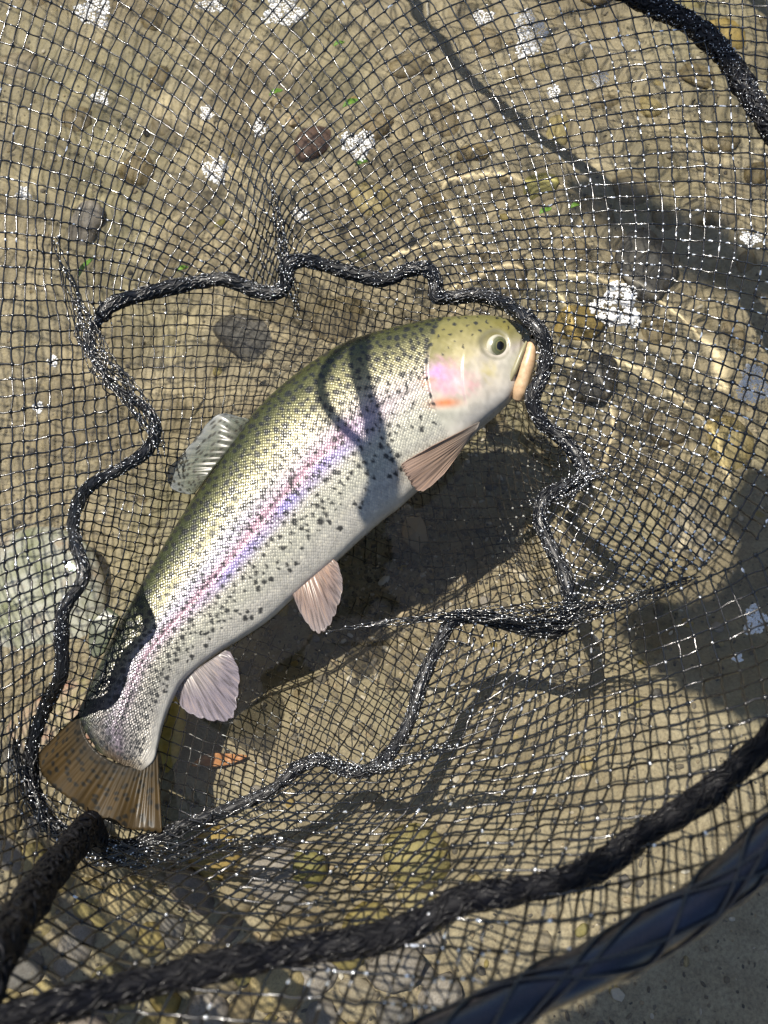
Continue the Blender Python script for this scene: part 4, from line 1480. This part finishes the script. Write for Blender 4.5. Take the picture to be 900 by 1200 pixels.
FO = [(110, 15, 20, 17, 'broad ragged white foam patch over plain sand beyond the grey stone'), (247, 6, 14, 10, 'small white foam patch between two larger foam patches'), (333, 14, 23, 18, 'large white foam patch floating over tan sand'),
      (620, 42, 17, 27, 'tall narrow white foam patch over dark pebbles'), (566, 22, 12, 9, 'small oval foam patch beside the tall narrow foam patch'), (420, 170, 19, 16, 'round bright foam patch near the reddish brown stone'),
      (253, 201, 14, 15, 'round foam patch of few large bubbles over plain sand'), (723, 360, 26, 26, 'ring shaped foam patch of clear bubbles near the trout snout'), (882, 452, 17, 22, 'oval grey foam patch over light sand near shade'),
      (885, 727, 13, 17, 'small foam patch floating in the dark shade'), (352, 252, 10, 8, 'tiny foam patch beside the deep net pleat'), (703, 93, 10, 8, 'small foam patch between the rim cord and the tall foam patch'), (649, 110, 7, 9, 'tiny foam patch near the tall narrow foam patch'),
      (118, 115, 10, 8, 'small foam fleck between the grey stone and the ragged foam patch'), (28, 228, 8, 8, 'tiny foam fleck over sand beside grey stone'), (243, 133, 8, 8, 'tiny foam fleck near the round patch of few large bubbles'), (305, 150, 8, 10, 'small foam fleck beside the deep pleat top'),
      (880, 280, 13, 8, 'thin foam patch in the shaded band near the rim cord'), (45, 478, 6, 6, 'single bubble cluster beside the gathered netting'), (62, 424, 6, 6, 'pair of bubbles beside the gathered netting'), (864, 771, 5, 5, 'lone bubble in the dark shade')]
for k, (x, y, rx, ry, lab) in enumerate(FO): foam(x, y, rx, ry, lab, 300 + k, .36 if k not in (6, 7) else .48, .5 if k == 7 else 0.0)

# ------------------------------------------------------------------ unseen foliage, added along the sun rays to cast shade on the bed
SHADE = [[(835, 545), (930, 545), (960, 700), (930, 850), (860, 835), (800, 800), (738, 765), (735, 722), (790, 705), (848, 690), (868, 640), (852, 590)],
         [(640, 212), (730, 205), (800, 240), (870, 285), (930, 303), (930, 366), (840, 346), (760, 304), (690, 272)],
         [(650, 1210), (720, 1150), (800, 1112), (862, 1066), (930, 1010), (1000, 1100), (1000, 1260), (650, 1260)]]
shade_bough = empty('added_shade_bough', at(np.array(1500.), np.array(500.), 0.0) + to_sun * 1.0)
tag(shade_bough, 'unseen leafy canopy added to shade the streambed', 'added branch')
lv, lf, nl = [], [], 0
rb = np.random.default_rng(4)
prof = np.array([(0, 0), (.18, .2), (.3, .5), (.24, .8), (0, 1.15), (-.24, .8), (-.3, .5), (-.18, .2)]) * [1.5, 1]
cents = []
for poly, far in zip(SHADE, (.85, 2.3, 1.2)):
    pa = np.array(poly, float)
    lo, hi = pa.min(0), pa.max(0)
    q = rb.uniform(lo, hi, (900, 2))
    q = q[poly_mask(poly, q[:, 0], q[:, 1])]
    # keep the leaf blades inside the shaded outline
    dd = np.min([np.hypot(*(q - (pa[k] + (pa[(k + 1) % len(pa)] - pa[k]) * f)).T) for k in range(len(pa)) for f in np.linspace(0, 1, 12)], axis=0)
    q = q[dd > 15][:200]
    for x, y in q:
        pb = on_bed(x, y)
        sr = bend(SUN_DIR)
        c = pb + sr * ((WL - pb[2]) / sr[2]) + to_sun * (far + rb.uniform(-.05, .12))
        cents.append(c)
        u = np.array([rb.normal(), rb.normal(), rb.normal() * .25]); u /= np.linalg.norm(u)
        v = np.cross([0, 0, 1], u); v /= np.linalg.norm(v)
        sz = rb.uniform(.030, .042)
        pp = prof - [0, .55]
        V = c + (pp[:, :1] * v + pp[:, 1:] * u) * sz + np.array([0, 0, 1]) * (-np.abs(pp[:, :1]) * .3 * sz)
        lv.append(V); lf += [[nl, nl + 1, nl + 2, nl + 3, nl + 4], [nl, nl + 4, nl + 5, nl + 6, nl + 7]]
        nl += 8
tag(mesh_obj('leaves', np.vstack(lv), lf, mat_plain('shade_bough_leaf', (.06, .11, .025), .5), shade_bough, smooth=False), kind='stuff')  # blades added out of view to fill the shade outlines
ba = Acc()
cents = np.array(cents)
root = at(np.array(1500.), np.array(500.), 0.0) + to_sun * 2.6
for lo_, hi_ in ((0, 1.0), (1.0, 1.7), (1.7, 9)):
    grp = cents[(cents[:, 2] >= lo_) & (cents[:, 2] < hi_)]
    if not len(grp): continue
    cc = grp.mean(0)
    shade_stem = catmull(np.array([root, root * .5 + cc * .5 + [.10, 0, .06], cc, cc + (cc - root) * .05]), 40)
    ba.add(*tube(shade_stem, np.linspace(.011, .003, 40), 8))
    for c in grp[::4]:
        k = max(0, np.linalg.norm(shade_stem - c, axis=1).argmin() - 3)
        ba.add(*tube(catmull(np.array([shade_stem[k], (shade_stem[k] + c) / 2 + [0, 0, .008], c]), 10), np.linspace(.002, .0008, 10), 5))
mesh_obj('shade_stem', *ba.get(), mat_plain('shade_bough_bark', (.10, .075, .05), .8), shade_bough)

# ------------------------------------------------------------------ leaves and green blades


def leaf(name, path, width, mat, label, cat, group=None, z=None):
    n, m = 26, 7
    p = catmull(path, n)
    P = on_bed(p[:, 0], p[:, 1], .004) if z is None else at(p[:, 0], p[:, 1], np.full(n, z))
    P[:, 2] += .0015 * np.sin(np.linspace(0, 5, n)) + (.004 if z is None else 0)
    T, N, B = frames(P)
    s = np.linspace(0, 1, n)
    wd = width / 1640 * np.sin(np.pi * np.clip(s * .96 + .02, 0, 1)) ** .8
    t = np.linspace(-1, 1, m)
    V = P[:, None] + N[:, None] * (wd[:, None] * t[None])[..., None]
    V[..., 2] += np.abs(t)[None] * wd[:, None] * .35
    V = V.reshape(-1, 3)
    i = np.arange(n - 1)[:, None]; j = np.arange(m - 1)[None]
    q = np.stack([i * m + j, i * m + j + 1, (i + 1) * m + j + 1, (i + 1) * m + j], -1).reshape(-1, 4)
    c0 = V.mean(0)
    o = mesh_obj(name, V - c0, q, mat)
    o.location = tuple(c0)
    sm = o.modifiers.new('thickness', 'SOLIDIFY'); sm.thickness = .0004
    tag(o, label, cat, group)
    return o


def mat_leaf(name, a, b):
    t = NT(name)
    n = t.noise(300, 4, .6, pos(t))
    t.l(t.ramp(n, [(.35, a), (.65, b)]), t.b.inputs['Base Color'])
    t.set(Roughness=.45)
    return t.m


yl = mat_leaf('yellow_leaf', (.42, .30, .05), (.55, .42, .10))
ol = mat_leaf('orange_leaf', (.42, .17, .06), (.55, .28, .12))
gl = mat_leaf('green_leaf', (.10, .24, .03), (.20, .36, .05))
leaf('sunken_leaf', [(212, 812), (206, 840), (203, 872), (196, 905)], 15, yl, 'yellow sunken leaf beside the trout tail', 'leaf', 'leaves on the streambed')
leaf('sunken_leaf', [(226, 897), (245, 891), (265, 890), (290, 886)], 7, ol, 'narrow orange sunken leaf below the anal fin', 'leaf', 'leaves on the streambed')
leaf('waterweed_sprig', [(92, 330), (100, 315), (112, 302)], 3.2, gl, 'thin bright green weed sprig under the pleated side netting', 'waterweed', 'green plant bits in the water', -.01)
for (x, y, r, lab) in [(217, 322, 4, 'green plant fleck beside the thick seam cord'), (398, 62, 4, 'green plant fleck near the large foam patch'), (425, 199, 5, 'green plant fleck touching the round bright foam patch'),
                       (325, 118, 5, 'pale green plant fleck beside the deep pleat'), (412, 130, 6, 'yellowish green plant fleck over brown pebbles'), (671, 250, 4, 'green plant fleck among the ripples'), (637, 255, 4, 'dull green plant fleck near the ripple crest')]:
    leaf('waterweed_fleck', [(x - r * 1.6, y + r), (x, y), (x + r * 1.6, y - r * .6)], r * .8, gl, lab, 'waterweed', 'green plant bits in the water', -.03)
